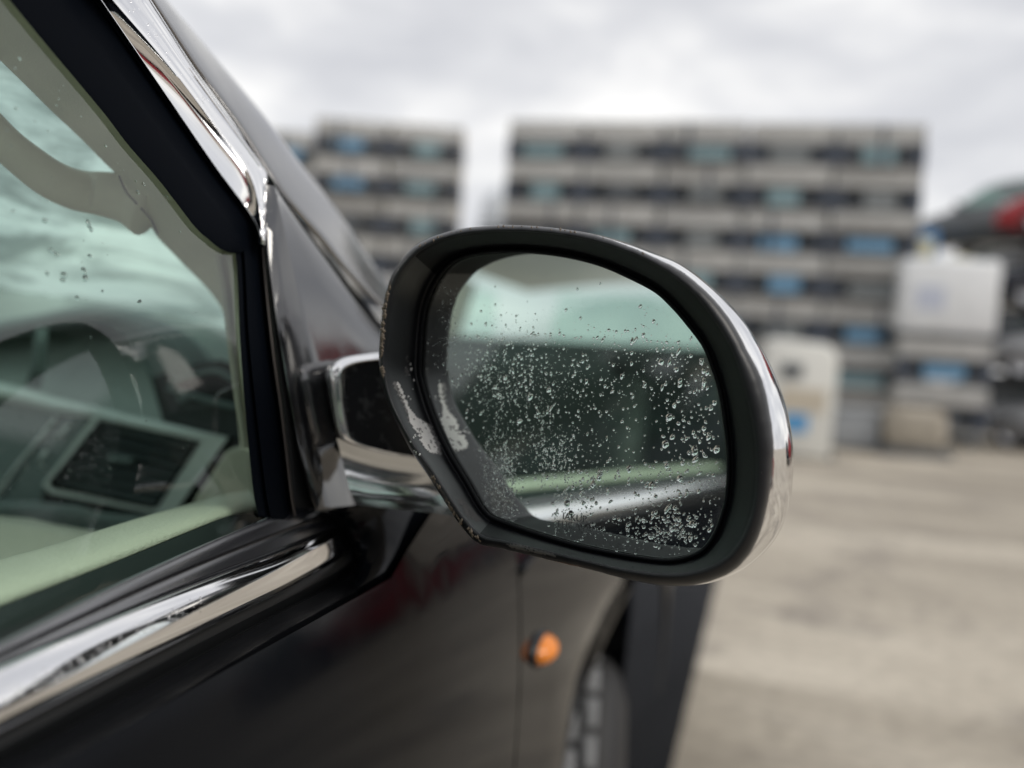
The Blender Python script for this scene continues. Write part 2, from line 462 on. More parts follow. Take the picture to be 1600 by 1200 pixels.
# shoulder ledge of the door between K1 and K2
rows = [back(row_px(catmull(K1, NB), 0.006), 1.0), back(row_px(lerp_px(K1, K2, 0.5), 0.018), 1.0), back(row_px(lerp_px(K1, K2, 0.93), 0.0285), 1.0), back(row_px(catmull(K2, NB), 0.030), 1.0),
        back(row_px(catmull(K2, NB), 0.030) + np.array([-0.0015, 0, -0.022]), 1.0)]
adopt(loft('shoulder_ledge', rows, MT['paint_dirty'], sharp=50), door)
# dark channel below the chrome
rows = [back(row_px(catmull(B_, NB), 0.002), 1.0), back(row_px(lerp_px(B_, K1, 0.45), 0.006), 1.0), back(row_px(lerp_px(B_, K1, 0.9), 0.001), 1.0), back(row_px(catmull(K1, NB), 0.0045), 1.0)]
adopt(loft('lower_rubber_strip', rows, MT['rubber'], sharp=60), door)
# chrome waist strip
def crow(q, o):
    r_ = row_px(q, o)
    for j, kk in ((NB - 1, -0.7), (NB - 2, 0.45), (NB - 3, 0.72), (NB - 4, 0.87), (NB - 5, 0.95)):
        r_[j] = wp(q[j][0], q[j][1], o * kk if kk > 0 else kk * 0.003)
    return back(r_, 1.0)


rows = [crow(catmull(T_, NB), -0.002), crow(catmull(T_, NB), 0.0008)]
for tt, oo in ((0.12, 0.0030), (0.3, 0.0056), (0.5, 0.0080), (0.7, 0.0101), (0.85, 0.0114), (0.95, 0.0121)):
    rows.append(crow(lerp_px(T_, M_, tt), oo))
rows.append(crow(catmull(M_, NB), 0.0124))
for tt, oo in ((0.05, 0.0122), (0.35, 0.0118), (0.7, 0.0110), (0.97, 0.0100), (1.0, 0.0080)):
    rows.append(crow(lerp_px(M_, B_, tt), oo))
rows.append(crow(catmull(B_, NB), -0.002))
wchrome = adopt(loft('chrome_waist_strip', rows, MT['chrome'], sharp=70), door)
# outer glass seal between the glass and the chrome
rows = []
for tt, oo in ((0.0, -0.0105), (0.05, -0.0085), (0.25, -0.0060), (0.45, -0.0044), (0.50, -0.0066), (0.55, -0.0048), (0.75, -0.0028), (0.90, -0.0012), (0.94, -0.0030), (1.0, -0.0030)):
    rows.append(back(row_px(lerp_px(S_, T_, tt), oo), 1.0))
adopt(loft('glass_seal', rows, MT['sealm'], sharp=60), door)

# --- upper door frame
E0 = [(159, 0), (262, 150), (337, 259), (390, 331), (412, 376)]
E1 = [(176, 0), (262, 101), (337, 199), (383, 261), (402, 310), (411, 374)]
E2 = [(234, 0), (266, 50), (298, 101), (336, 155), (373, 206), (396, 238), (411, 260), (419, 282), (413, 374)]
D0 = [(15, 0), (66, 62), (120, 126), (165, 180), (200, 226), (247, 280), (275, 316), (305, 355), (328, 376), (346, 390), (360, 395.5), (374, 396)]
NF = 60


def frow(pts, o, d=0.42):
    return ext0(prow(pts, o, NF), d)


def flerp(a, b, t, o):
    q = catmull(a, NF) * (1 - t) + catmull(b, NF) * t
    return ext0(row_px(q, o), 0.42)


rows = [frow(E0, -0.010), frow(E0, -0.0022), flerp(E0, E1, 0.5, 0.0006), flerp(E0, E1, 0.93, 0.0040), frow(E1, 0.0050)]
for tt, oo in ((0.06, 0.0052), (0.3, 0.0054), (0.42, 0.0050), (0.52, 0.0054), (0.7, 0.0044), (0.8, 0.0030), (0.84, 0.0034), (0.95, 0.001)):
    rows.append(flerp(E1, E2, tt, oo))
rows += [frow(E2, -0.004), frow(E2, -0.012)]
adopt(loft('chrome_window_trim', rows, MT['chrome'], sharp=75), door)

# black inner frame (follows the windscreen pillar) and its front leg
E0i = [(u - 1, v) for u, v in E0]
rows = [frow(D0, -0.016), frow(D0, -0.0085), flerp(D0, E0i, 0.08, -0.0075), flerp(D0, E0i, 0.5, -0.0068), flerp(D0, E0i, 0.62, -0.0068), flerp(D0, E0i, 0.64, -0.0076), flerp(D0, E0i, 0.9, -0.0076), flerp(D0, E0i, 0.93, -0.0056), flerp(D0, E0i, 0.97, -0.0056), frow(E0i, -0.009)]
adopt(loft('window_frame', rows, MT['frit'], sharp=45), door)
# front leg: inner channel, thin lip, outer gap
A0 = [(366, 378), (371, 430), (375, 530), (384, 650), (396, 770), (404, 806)]
A1 = [(396, 378), (399, 440), (405, 530), (421, 650), (438, 770), (446, 812)]
A2 = [(407, 370), (414, 460), (425, 560), (438, 650), (452, 770), (458, 806)]
A3 = [(414, 372), (420, 460), (431, 560), (443, 650), (457, 770), (463, 806)]
A4 = [(417, 372), (428, 472), (443, 566), (459, 652), (478, 745), (493, 800)]


def arow(p, o): return prow(p, o, 40)
def al(a, b, t, o): return row_px(catmull(a, 40) * (1 - t) + catmull(b, 40) * t, o)


rows = [arow(A0, -0.020), arow(A0, -0.0095), al(A0, A1, 0.25, -0.0085), al(A0, A1, 0.3, -0.0105), al(A0, A1, 0.42, -0.0105), al(A0, A1, 0.47, -0.0075), arow(A1, -0.0065), al(A1, A2, 0.5, -0.0075), arow(A2, -0.012)]
adopt(loft('frame_front_leg', rows, MT['frit'], sharp=40), door)
rows = [arow(A2, -0.012), al(A2, A3, 0.15, -0.004), al(A2, A3, 0.5, -0.0028), al(A2, A3, 0.85, -0.004), arow(A3, -0.012)]
adopt(loft('seal_lip', rows, MT['lip']), door)
rows = [arow(A3, -0.014), al(A3, A4, 0.5, -0.010), arow(A4, -0.012)]
adopt(loft('seal_gap', rows, MT['black']), door)
# little chrome clip at the tip of the trim
adopt(tube('trim_tip', [wp(411, 352, 0.002), wp(410, 366, 0.004), wp(409, 378, 0.003), wp(408, 388, -0.003)], [0.002, 0.003, 0.0028, 0.001], MT['chrome'], seg=8), door)

# mirror sail panel
RG = [(429, 290), (451, 389), (479, 508), (507, 612), (530, 725), (551, 812)]
A4u = [(412, 289), (420, 410), (444, 572), (472, 722), (493, 797)]
GP = [(429.5, 291), (452, 327), (490, 379), (527, 429), (558, 471), (592, 514), (630, 560), (665, 610), (690, 670), (702, 730), (706, 790), (706, 820)]


def srow(p, o, n=44): return prow(p, o, n)
def sl_(a, b, t, o): return row_px(catmull(a, 44) * (1 - t) + catmull(b, 44) * t, o)


rows = [srow(A4u, -0.012), srow(A4u, 0.0018), sl_(A4u, RG, 0.06, 0.0026), sl_(A4u, RG, 0.5, 0.0046), sl_(A4u, RG, 0.92, 0.0064), srow(RG, 0.0066),
        sl_(RG, GP, 0.05, 0.0063), sl_(RG, GP, 0.5, 0.0042), sl_(RG, GP, 0.96, 0.0018), srow(GP, 0.0), srow(GP, -0.014)]
adopt(loft('mirror_sail_panel', rows, MT['sail'], sharp=60), door)
# lower corner of the door under the mirror foot
CL = [(500, 800), (530, 806), (546, 824), (555, 850), (557, 878), (553, 900)]
CR = [(706, 770), (690, 785), (672, 800), (656, 830), (637, 861), (600, 893), (557, 921)]
rows = [row_px(catmull(CL, 20) * (1 - k) + catmull(CR, 20) * k, o_k) for k, o_k in ((0.0, 0.006), (0.12, 0.012), (0.3, 0.018), (0.55, 0.023), (0.8, 0.027), (1.0, 0.0285))]
rows.append(rows[-1] + np.array([-0.004, 0.012, -0.022])); rows.append(rows[-1] + np.array([-0.02, 0.06, -0.02]))
adopt(loft('door_corner', rows, MT['paint'], sharp=40), door)
adopt(loft('corner_backing', [[wp(u, v, -0.028) for u, v in r_] for r_ in ([(440, 770), (560, 770), (700, 770)], [(440, 850), (560, 850), (700, 850)], [(470, 960), (560, 940), (640, 900)])], MT['black']), door)
adopt(loft('corner_gap', [prow(CL, -0.012, 20), prow(CL, 0.006, 20)], MT['black']), door)

# side glass: one sheet inside the frame, back to the B pillar
gl = [wp(u, v, -0.011) for u, v in [(430, 820), (420, 700), (410, 560), (402, 440), (400, 385), (372, 330), (330, 285), (270, 205), (200, 115), (110, 0)]]
top = gl[-1] + (gl[-1] - gl[-2]) / np.linalg.norm(gl[-1] - gl[-2]) * 0.20
zz = top[2]
xof = lambda z, o=-0.011: -0.30 + o - TH * (z - 1.13)
gl += [top, np.array([xof(zz + 0.01), -0.2, zz + 0.01]), np.array([xof(zz), -0.56, zz]), np.array([xof(1.085), -0.56, 1.085])]
sg = adopt(mk('window_glass', gl, [tuple(range(len(gl)))], MT['side_glass'], smooth=False), door)

# inner door trim: rolled beige sill along the window
N0 = [(-60, 972), (0, 948), (75, 919), (150, 890), (225, 860), (300, 829), (360, 806), (402, 801)]
N2 = [(-60, 893), (0, 874), (79, 852), (159, 827), (225, 807), (300, 786), (350, 773), (392, 766)]
rows = []
for tt, oo in ((0.0, -0.040), (0.03, -0.032), (0.3, -0.034), (0.55, -0.042), (0.8, -0.060), (0.95, -0.085), (1.0, -0.110)):
    q = catmull(N0, 40) * (1 - tt) + catmull(N2, 40) * tt
    rows.append(back(row_px(q, oo), 0.85))
q = catmull(N2, 40); rr = row_px(q, -0.13); rr[:, 2] -= 0.012; rows.append(back(rr, 0.85))
rr = row_px(q, -0.15); rr[:, 2] -= 0.05; rows.append(back(rr, 0.85)); rr = rr.copy(); rr[:, 2] -= 0.6; rows.append(back(rr, 0.85))
dt = P(loft('door_trim', rows, MT['leather']))
dt['label'] = 'beige grained leather sill of the inner door'
# slot between the glass and the sill
r1 = back(row_px(catmull(N0, 40), -0.032), 0.85); r2 = r1.copy(); r2[:, 2] -= 0.05; r2[:, 0] += 0.016
adopt(loft('glass_slot', [r1, r2], MT['dash_d']), dt)
r3 = [back(row_px(catmull(S_, NB), -0.0125), 0.9)]; r4 = r3[0].copy(); r4[:, 2] -= 0.04; r4[:, 0] -= 0.008
adopt(loft('inner_glass_seal', [r3[0] + np.array([-0.004, 0, -0.006]), r4], MT['dash_d']), dt)

# B pillar, rear door upper (seen in the mirror) and roof
ZR = 1.60
xo = lambda z, o=0.0: -0.30 + o - TH * (z - 1.13)
bp_ = P(loft('b_pillar', [[(xo(z, oo), y, z) for z in np.linspace(1.08, ZR, 8)] for y, oo in ((-0.55, -0.02), (-0.545, -0.004), (-0.68, -0.002), (-0.69, -0.02))], MT['gloss'], sharp=40))
rd = P(skin_patch('rear_door', lambda z: -1.75, lambda z: -0.626, lambda s: 1.0765, 0.32, MT['paint']))
adopt(loft('chrome_waist_strip', [[(xo(1.105, o) , y, z) for y in (-1.75, -0.63)] for z, o in ((1.103, -0.002), (1.1005, 0.006), (1.094, 0.012), (1.083, 0.007), (1.080, -0.002))], MT['chrome']), rd)
adopt(loft('shoulder_ledge', [[(x, y, z) for y in (-1.75, -0.63)] for x, z in ((xo(1.1), 1.106), (xo(1.1) + 0.003, 1.08), (-0.27, 1.078), (-0.256, 1.0765))], MT['paint']), rd)
adopt(mk('window_glass', [(xo(1.09, -.011), -0.69, 1.09), (xo(1.09, -.011), -1.55, 1.09), (xo(1.56, -.011), -1.35, 1.56), (xo(1.56, -.011), -0.69, 1.56)], [(0, 1, 2, 3)], MT['side_glass'], smooth=False), rd)
rq = P(loft('rear_quarter', [[(xo(z, 0.0), y, z) for z in np.linspace(1.06, ZR, 6)] for y in (-1.52, -2.3)], MT['paint']))
rows = []
for k in np.linspace(0, 1, 15):
    xx = -0.425 - k * 1.35
    arch_ = 0.05 * math.sin(math.pi * k)
    rows.append([(xx, y, ZR + dz + arch_) for y, dz in ((0.20, -0.015), (-0.2, 0.05), (-0.9, 0.075), (-1.6, 0.085), (-2.3, 0.06))])
def with_hole(name, rows_, mat_):                       # the middle panel is left open for the added roof glazing
    r_, c_ = len(rows_), len(rows_[0])
    F_ = [f for k_, f in enumerate(grid_faces(r_, c_)) if not (1 <= k_ // (c_ - 1) <= 12 and k_ % (c_ - 1) in (1, 2))]
    return mk(name, [p_ for r in rows_ for p_ in r], F_, mat_)


roof = P(with_hole('roof', rows, MT['paint']))
adopt(with_hole('headliner', [[(x, y, z - 0.022) for x, y, z in r] for r in rows], MT['beige']), roof)
adopt(loft('added_glass_roof', [[(x, y, z - 0.004) for x, y, z in r[1:4]] for r in rows[1:14]], MT['side_glass']), roof)  # unseen roof glazing, added to let more light into the cabin
P(mk('rear_window', [(-0.45, -2.34, 1.05), (-1.72, -2.34, 1.05), (-1.62, -2.30, 1.64), (-0.52, -2.30, 1.64)], [(0, 1, 2, 3)], MT['side_glass'], smooth=False))
# far side of the car
XF = -1.80
fd = P(loft('far_door', [[(XF + 0.06 + dx, y, z) for y in np.linspace(-2.2, 0.75, 8)] for dx, z in ((0.0, 0.35), (0.02, 0.8), (0.03, 1.06), (0.0, 1.12), (-0.05, 1.12))], MT['beige']))
rows = [[(XF - 0.02 - dx, y, z) for y in np.linspace(-2.2, 0.9, 8)] for dx, z in ((0.0, 1.12), (-0.02, 1.08), (0.03, 0.8), (0.0, 0.35))]
adopt(loft('outer_skin', rows, MT['paint']), fd)
xl = lambda z: XF + 0.02 + TH * (z - 1.12) * 0.8
for ya, yb in ((-0.62, -0.50), (-1.62, -1.45)):
    adopt(prism('pillar', [(xl(1.12), ya, 1.12), (xl(1.12), yb, 1.12), (xl(1.6), yb - 0.05, 1.6), (xl(1.6), ya - 0.05, 1.6)], 0.05, MT['beige']), fd)
adopt(mk('window_glass', [(xl(1.11), 0.6, 1.11), (xl(1.11), -2.1, 1.11), (xl(1.58), -1.9, 1.58), (xl(1.58), 0.25, 1.58)], [(0, 1, 2, 3)], MT['side_glass'], smooth=False), fd)
rear = P(box('parcel_shelf', (-1.08, -2.1, 0.85), (1.3, 0.3, 0.6), MT['seat'], bevel=0.03))

# floor pan: closes the cabin from below
P(box('floor_pan', (-1.05, -0.6, 0.36), (1.45, 3.6, 0.05), MT['black']))


def seat(x, y, z_top, rest=True):
    s = P(loft('seat', [[np.array((x, y, 0.0)) + np.array((cx * wv, yy + dy * cx * 0, zz)) for cx in (-1, -0.9, -0.5, 0.5, 0.9, 1)] for zz, yy, wv in
                ((0.55, 0.48, 0.22), (0.68, 0.5, 0.25), (0.70, 0.1, 0.25), (0.74, -0.02, 0.25), (0.95, -0.10, 0.26), (z_top - 0.06, -0.19, 0.24), (z_top, -0.23, 0.19), (z_top - 0.03, -0.30, 0.20), (0.95, -0.24, 0.26), (0.5, -0.15, 0.26)) for dy in (0,)], MT['seat']))
    for sx in (-1, 1):                                   # side bolsters
        adopt(tube('bolster', [(x + sx * 0.245, y + a, b_) for a, b_ in ((0.02, 0.66), (-0.10, 0.85), (-0.17, 1.05), (-0.23, z_top - 0.05))], [0.05, 0.065, 0.06, 0.035], MT['seat'], seg=10), s)
    if not rest: return s
    hr = adopt(box('headrest', (x, y - 0.27, z_top + 0.13), (0.27, 0.10, 0.17), MT['seat'], bevel=0.04, smooth=True), s)
    for sx in (-0.06, 0.06):
        adopt(tube('headrest_post', [(x + sx, y - 0.26, z_top - 0.05), (x + sx, y - 0.27, z_top + 0.08)], 0.007, MT['silver'], seg=8), s)
    return s


seat(-0.76, -0.30, 1.30, rest=False); seat(-1.42, -0.02, 1.30)
rs = P(box('rear_bench', (-1.08, -1.55, 0.98), (1.30, 0.25, 0.80), MT['seat'], bevel=0.05, smooth=True))

# --- A pillar (outer), gap backing, windscreen
PL = [(150, -130), (196, -60), (236, 0), (300, 101), (337, 152), (375, 206), (423, 284), (452, 323), (494, 370), (527, 411), (561, 447), (600, 486), (660, 545), (720, 600)]
PR = [(180, -110), (222, -52), (262, 0), (337, 90), (375, 135), (412, 180), (466, 250), (509, 302), (546, 351), (574, 396), (604, 440), (640, 486), (690, 540), (740, 590)]
rows = []
for tt, oo in ((0.0, -0.020), (0.0, -0.006), (0.06, -0.003), (0.25, -0.009), (0.5, -0.020), (0.75, -0.034), (0.92, -0.049), (1.0, -0.064), (0.97, -0.09), (0.9, -0.12)):
    q = catmull(PL, 50) * (1 - tt) + catmull(PR, 50) * tt
    rows.append(ext0(row_px(q, oo), 0.28))
ap = P(loft('windscreen_pillar', rows, MT['pillar']))
rows = [prow([(413, 270), (452, 325), (527, 420), (592, 500), (680, 590)], -0.016, 24), prow([(380, 270), (420, 345), (480, 450), (540, 540), (640, 640)], -0.018, 24)]
adopt(loft('pillar_gap', rows, MT['black']), ap)

WS = lambda y: 1.440 - 0.50 * (y - 0.47)
wsx0, wsx1 = -0.455, -1.70
rows = []
for k in np.linspace(0, 1, 13):
    bow = 0.10 * (1 - (2 * k - 1) ** 2)
    rows.append([(wsx0 + (wsx1 - wsx0) * k, y + bow, WS(y)) for y in np.linspace(0.20, 0.93, 8)])
ws = P(loft('windscreen', rows, MT['screen']))
ws['label'] = 'wet streaked windscreen seen through the side window'

# interior A pillar trim with grab handle
Wb = [(-280, -186), (-140, -46), (-40, 54), (0, 94), (45, 138), (81, 174), (108, 199), (135, 225), (160, 251), (181, 272), (215, 318), (245, 369), (266, 391), (284, 410), (311, 437), (330, 458), (350, 490), (358, 540), (366, 600), (376, 700)]
Db = [(-190, -280), (-90, -150), (-10, -50), (25, -5), (60, 40), (85, 70), (125, 120), (165, 172), (200, 215), (230, 250), (260, 285), (290, 320), (330, 366), (352, 385), (372, 396), (385, 420), (390, 460), (392, 500), (396, 560), (402, 620), (412, 720)]
rows = []
for tt, oo in ((0.0, -0.105), (0.0, -0.088), (0.04, -0.080), (0.3, -0.070), (0.7, -0.055), (1.0, -0.035)):
    q = catmull(Wb, 72) * (1 - tt) + catmull(Db, 72) * tt
    rows.append(row_px(q, oo))
pt = P(loft('pillar_trim', rows, MT['beige']))
# pale sealing strip beside the glass
rows = [prow([(334, 398), (345, 450), (353, 520), (362, 595), (370, 650), (378, 700)], -0.052, 20), prow([(344, 398), (354, 450), (362, 520), (371, 595), (379, 650), (387, 700)], -0.047, 20), prow([(353, 398), (362, 450), (369, 520), (378, 595), (386, 650), (394, 700)], -0.050, 20)]
adopt(loft('trim_strip', rows, MT['leather']), pt)
hp = catmull([(-60, 150), (0, 216), (40, 251), (80, 280), (120, 297), (165, 304), (205, 313), (235, 330)], 30)
ho = np.interp(np.linspace(0, 1, 30), [0, 0.2, 0.7, 1.0], [-0.135, -0.130, -0.115, -0.080])
hpts = [wp(u, v, o) for (u, v), o in zip(hp, ho)]
adopt(tube('grab_handle', hpts, list(np.interp(np.linspace(0, 1, 30), [0, 0.3, 0.7, 0.85, 1], [0.0105, 0.0115, 0.0145, 0.017, 0.020])), MT['beige'], seg=16), pt)
adopt(tube('trim_seam', [wp(u, v, o) for (u, v), o in zip(catmull([(186, 274), (196, 298), (215, 320), (235, 342), (246, 366)], 12), np.linspace(-0.073, -0.078, 12))], 0.0007, MT['dash_d'], seg=6), pt)

# --- dashboard
YD = 0.775
dash = P(prism('dashboard', [on_y(u, v, 0.80) for u, v in [(-420, 537), (0, 612), (96, 634), (225, 660), (330, 684), (362, 690), (375, 760), (330, 850), (200, 900), (-420, 900)]], 0.22, MT['dash_d'], direction=(0, 1, 0)))
dash['label'] = 'dashboard with silver framed air vent behind the side glass'
# top pad: from the vent band up to the windscreen
rowA = [on_y(u, v, 0.885) for u, v in catmull([(-420, 377), (0, 450), (150, 473), (240, 490), (350, 512), (380, 518)], 30)]
rowB = [on_y(u, v, 0.870) for u, v in catmull([(-420, 392), (0, 464), (150, 486), (240, 503), (350, 526), (380, 532)], 30)]
rowC = [on_y(u, v, 0.84) for u, v in catmull([(-420, 472), (0, 540), (150, 560), (240, 580), (350, 600), (380, 605)], 30)]
rowD = [on_y(u, v, 0.80) for u, v in catmull([(-420, 537), (0, 612), (96, 634), (225, 660), (330, 684), (385, 694)], 30)]
adopt(loft('top_pad', [rowA, rowB, rowC, rowD], MT['dash_l']), dash)
rowZ = [np.array(p) + np.array((0, 0.10, -0.03)) for p in rowA]
adopt(loft('cowl', [rowZ, rowA], MT['dash_d']), dash)
# instrument hood arch
HO = [(-120, 545), (-60, 515), (0, 500), (60, 490), (120, 478), (165, 477), (220, 487), (270, 508), (310, 535), (335, 570), (345, 605)]
HI = [(-120, 575), (-60, 545), (0, 529), (60, 519), (95, 513), (140, 509), (178, 517), (208, 545), (232, 585), (246, 615), (252, 640)]
h0, h1 = catmull(HO, 36), catmull(HI, 36)
rows = [[on_y(u, v, 0.875) for u, v in h0], [on_y(u, v, 0.815) for u, v in h0], [on_y(u, v, 0.800) for u, v in h0 * 0.9 + h1 * 0.1], [on_y(u, v, 0.790) for u, v in h0 * 0.5 + h1 * 0.5], [on_y(u, v, 0.798) for u, v in h0 * 0.08 + h1 * 0.92], [on_y(u, v, 0.812) for u, v in h1], [on_y(u, v, 0.865) for u, v in h1]]
hood = adopt(loft('instrument_hood', rows, MT['dash']), dash)
gp_ = [on_y(u, v, 0.862) for u, v in catmull([(-120, 560), (0, 522), (140, 500), (215, 540), (262, 640)], 20)] + [on_y(-120, 640, 0.835)]
adopt(mk('gauge_panel', gp_, [tuple(range(len(gp_)))], MT['dash_l'], smooth=False), dash)
adopt(tube('gauge_rim', [on_y(u, v, 0.852) for u, v in catmull([(70, 545), (140, 560), (200, 575), (240, 592)], 14)], 0.004, MT['dash'], seg=8), dash)
adopt(tube('column_stalk', [on_y(u, v, 0.78) for u, v in ((66, 512), (63, 540), (60, 570), (52, 604))], [0.006, 0.007, 0.008, 0.008], MT['dash'], seg=10), dash)
# band of silver trim along the dash
b0 = catmull([(-420, 524), (0, 597), (75, 617), (150, 634), (225, 652), (300, 670), (357, 683)], 30)
b1 = catmull([(-420, 558), (0, 628), (75, 645), (150, 655), (225, 672), (300, 687), (345, 698)], 30)
rows = [[on_y(u, v, 0.800) for u, v in b0], [on_y(u, v, 0.775) for u, v in b0], [on_y(u, v, 0.768) for u, v in b0 * 0.5 + b1 * 0.5], [on_y(u, v, 0.774) for u, v in b1], [on_y(u, v, 0.800) for u, v in b1]]
adopt(loft('trim_band', rows, MT['silver']), dash)
# centre vent: frame, dark box, slats
VO = [(147, 650), (357, 684), (276, 797), (246, 803), (78, 771), (66, 757)]
VI = [(157, 655), (312, 690), (246, 793), (236, 795), (84, 763), (76, 754)]
vo, vi = np.array(VO), np.array(VI)
V = [on_y(u, v, 0.795) for u, v in vo] + [on_y(u, v, 0.764) for u, v in vo * 0.97 + vi * 0.03] + [on_y(u, v, 0.764) for u, v in vi * 0.9 + vo * 0.1] + [on_y(u, v, 0.790) for u, v in vi]
vent = adopt(mk('air_vent', V, grid_faces(4, 6, True), MT['silver'], smooth=False), dash)
back_ = [on_y(u, v, 0.786) for u, v in vi]
bpn = mk('vent_core', back_, [tuple(range(6))], MT['black'], smooth=False); adopt(bpn, dash)
for k in range(7):
    s = (k + 0.6) / 7.2
    a = (1 - s) * np.array((157, 657)) + s * np.array((80, 758)); b2 = (1 - s) * np.array((310, 692)) + s * np.array((243, 792))
    pa, pb = on_y(a[0] + 2, a[1], 0.778), on_y(b2[0] - 2, b2[1], 0.778)
    adopt(prism('vent_slat', [pa + np.array((0, -0.006, -0.002)), pb + np.array((0, -0.006, -0.002)), pb + np.array((0, 0.008, 0.004)), pa + np.array((0, 0.008, 0.004))], 0.0016, MT['slat']), dash)
adopt(box('vent_thumbwheel', on_y(190, 717, 0.770), (0.030, 0.008, 0.006), MT['dash'], bevel=0.001), dash)
# panel left of the vent with a curved silver line and two switches
pl = [on_y(u, v, 0.785) for u, v in [(-420, 562), (0, 630), (150, 655), (70, 760), (60, 800), (-420, 790)]]
adopt(mk('switch_panel', pl, [tuple(range(6))], MT['dash'], smooth=False), dash)
adopt(tube('silver_line', [on_y(u, v, 0.781) for u, v in catmull([(88, 652), (60, 688), (30, 724), (0, 766), (-20, 798)], 16)], 0.0022, MT['silver'], seg=8), dash)
for pts in ([(108, 664), (98, 675), (88, 684)], [(73, 703), (65, 714), (59, 724), (70, 729)]):
    adopt(tube('switch', [on_y(u, v, 0.780) for u, v in pts], 0.0022, MT['silver'], seg=8), dash)
lo = [on_y(u, v, 0.772) for u, v in catmull([(-420, 780), (0, 783), (80, 786), (140, 790), (160, 800), (260, 806)], 20)]
lo2 = [on_y(u, v, 0.765) for u, v in catmull([(-420, 792), (0, 796), (80, 800), (140, 806), (160, 812), (260, 822)], 20)]
lo3 = [on_y(u, v, 0.80) for u, v in catmull([(-420, 830), (0, 835), (80, 840), (140, 845), (160, 850), (260, 860)], 20)]
adopt(loft('lower_dash_edge', [lo, lo2, lo3], MT['dash']), dash)
# small triangular side vent and its surround
TV = [(270, 605), (300, 592), (334, 585), (352, 592), (366, 604), (368, 632), (330, 621)]
tv = [on_y(u, v, 0.786) for u, v in TV]
adopt(mk('side_vent_core', tv, [tuple(range(7))], MT['black'], smooth=False), dash)
adopt(tube('side_vent_frame', [on_y(u, v, 0.784) for u, v in catmull([(372, 637), (330, 626), (290, 614), (262, 605), (296, 589), (334, 580), (356, 588), (372, 600)], 30)], 0.0032, MT['dash'], seg=8), dash)
sp = [on_y(u, v, 0.794) for u, v in [(235, 590), (300, 570), (345, 562), (385, 575), (392, 700), (345, 690), (255, 660)]]
adopt(mk('side_vent_panel', sp, [tuple(range(7))], MT['dash_d'], smooth=False), dash)
# beige end panel between dash and pillar, knee bolster
ep = [on_y(u, v, 0.70) for u, v in [(350, 705), (392, 690), (408, 800), (300, 800), (302, 778), (330, 738)]]
adopt(prism('dash_end_panel', ep, 0.06, MT['leather'], direction=(0, 1, 0), bevel=0.004), dash)
kb = [[on_y(u, v, yy) for u, v in catmull(pts, 16)] for yy, pts in ((0.62, [(-420, 790), (0, 806), (80, 818), (165, 832)]), (0.55, [(-420, 805), (0, 820), (80, 832), (190, 845)]), (0.52, [(-420, 900), (0, 910), (80, 920), (190, 930)]))]
adopt(loft('knee_bolster', kb, MT['leather']), dash)

# --- front wing, bonnet, wheel
YW, ZW, RA = 1.62, 0.42, 0.44


def lip_x(phi):                                         # phi: 0 = front, 90 = top, 180 = rear
    return float(np.interp(math.degrees(phi), [-30, 60, 95, 120, 150, 185, 215], [-0.20, -0.165, -0.185, -0.212, -0.250, -0.262, -0.28]))


phis = np.linspace(math.radians(-25), math.radians(205), 70)
# wing skin: radial loft from the arch lip outwards to a box outline
rows = []
lipI = [(lip_x(p) - 0.030, YW + (RA - 0.004) * math.cos(p), ZW + (RA - 0.004) * math.sin(p)) for p in phis]
lip0 = [(lip_x(p) - 0.002, YW + RA * math.cos(p), ZW + RA * math.sin(p)) for p in phis]
lip1 = [(lip_x(p), YW + (RA + 0.012) * math.cos(p), ZW + (RA + 0.012) * math.sin(p)) for p in phis]
lip2 = [(lip_x(p) - 0.002, YW + (RA + 0.035) * math.cos(p), ZW + (RA + 0.035) * math.sin(p)) for p in phis]


def outer(p):
    c, s = math.cos(p), math.sin(p)
    # box limits
    best = 9
    for lim, comp in ((2.35 - YW, c), (1.02 - ZW, s), (ZW - 0.30, -s)):
        if comp > 1e-6: best = min(best, lim / comp)
    if c < -1e-6:
        # shut line
        for _ in range(1):
            tt = 0.9
            for it in range(30):
                z = ZW + tt * s; yv = YGAP(z) + 0.003
                tt = (YW - yv) / -c
        best = min(best, tt)
    return YW + best * c, ZW + best * s


for k in (0.0, 0.12, 0.3, 0.5, 0.7, 0.85, 1.0):
    r = []
    for p, l2 in zip(phis, lip2):
        oy, oz = outer(p)
        y = l2[1] * (1 - k) + oy * k; z = l2[2] * (1 - k) + oz * k
        z = min(z, 1.02 - 0.10 * max(0.0, y - 1.2) ** 1.5) if z > 0.8 else z      # meets the edge of the bonnet
        bx = skin_x(z, y)
        wgt = min(1.0, k / 0.45); wgt = wgt * wgt * (3 - 2 * wgt)
        r.append((l2[0] * (1 - wgt) + bx * wgt, y, z))
    rows.append(r)
wing = P(loft('front_wing', [lipI, lip0, lip1, lip2] + rows, MT['paint']))
wing['label'] = 'glossy black front wing around the wheel arch'
# top of the wing and bonnet
rows = []
for xo_, z0 in ((0.0, 1.02), (-0.02, 1.05), (-0.07, 1.085), (-0.25, 1.12), (-0.8, 1.15), (-1.35, 1.12), (-1.52, 1.05)):
    rows.append([(skin_x(1.02, y) + xo_, y, z0 - 0.10 * max(0, (y - 1.2)) ** 1.5 - 0.0) for y in np.linspace(0.84, 2.35, 14)])
bon = P(loft('bonnet', rows, MT['paint']))
# dark strip closing the shut line and the wheel well
P(loft('shut_line_backing', [[(skin_x(z, YGAP(z)) - 0.022, YGAP(z) + d, z) for z in np.linspace(1.05, 0.32, 16)] for d in (-0.03, 0.03)], MT['black']))
well = P(loft('wheel_well', [[(x, YW + 0.445 * math.cos(p), ZW + 0.445 * math.sin(p)) for p in phis] for x in (-0.285, -0.62)], MT['black']))
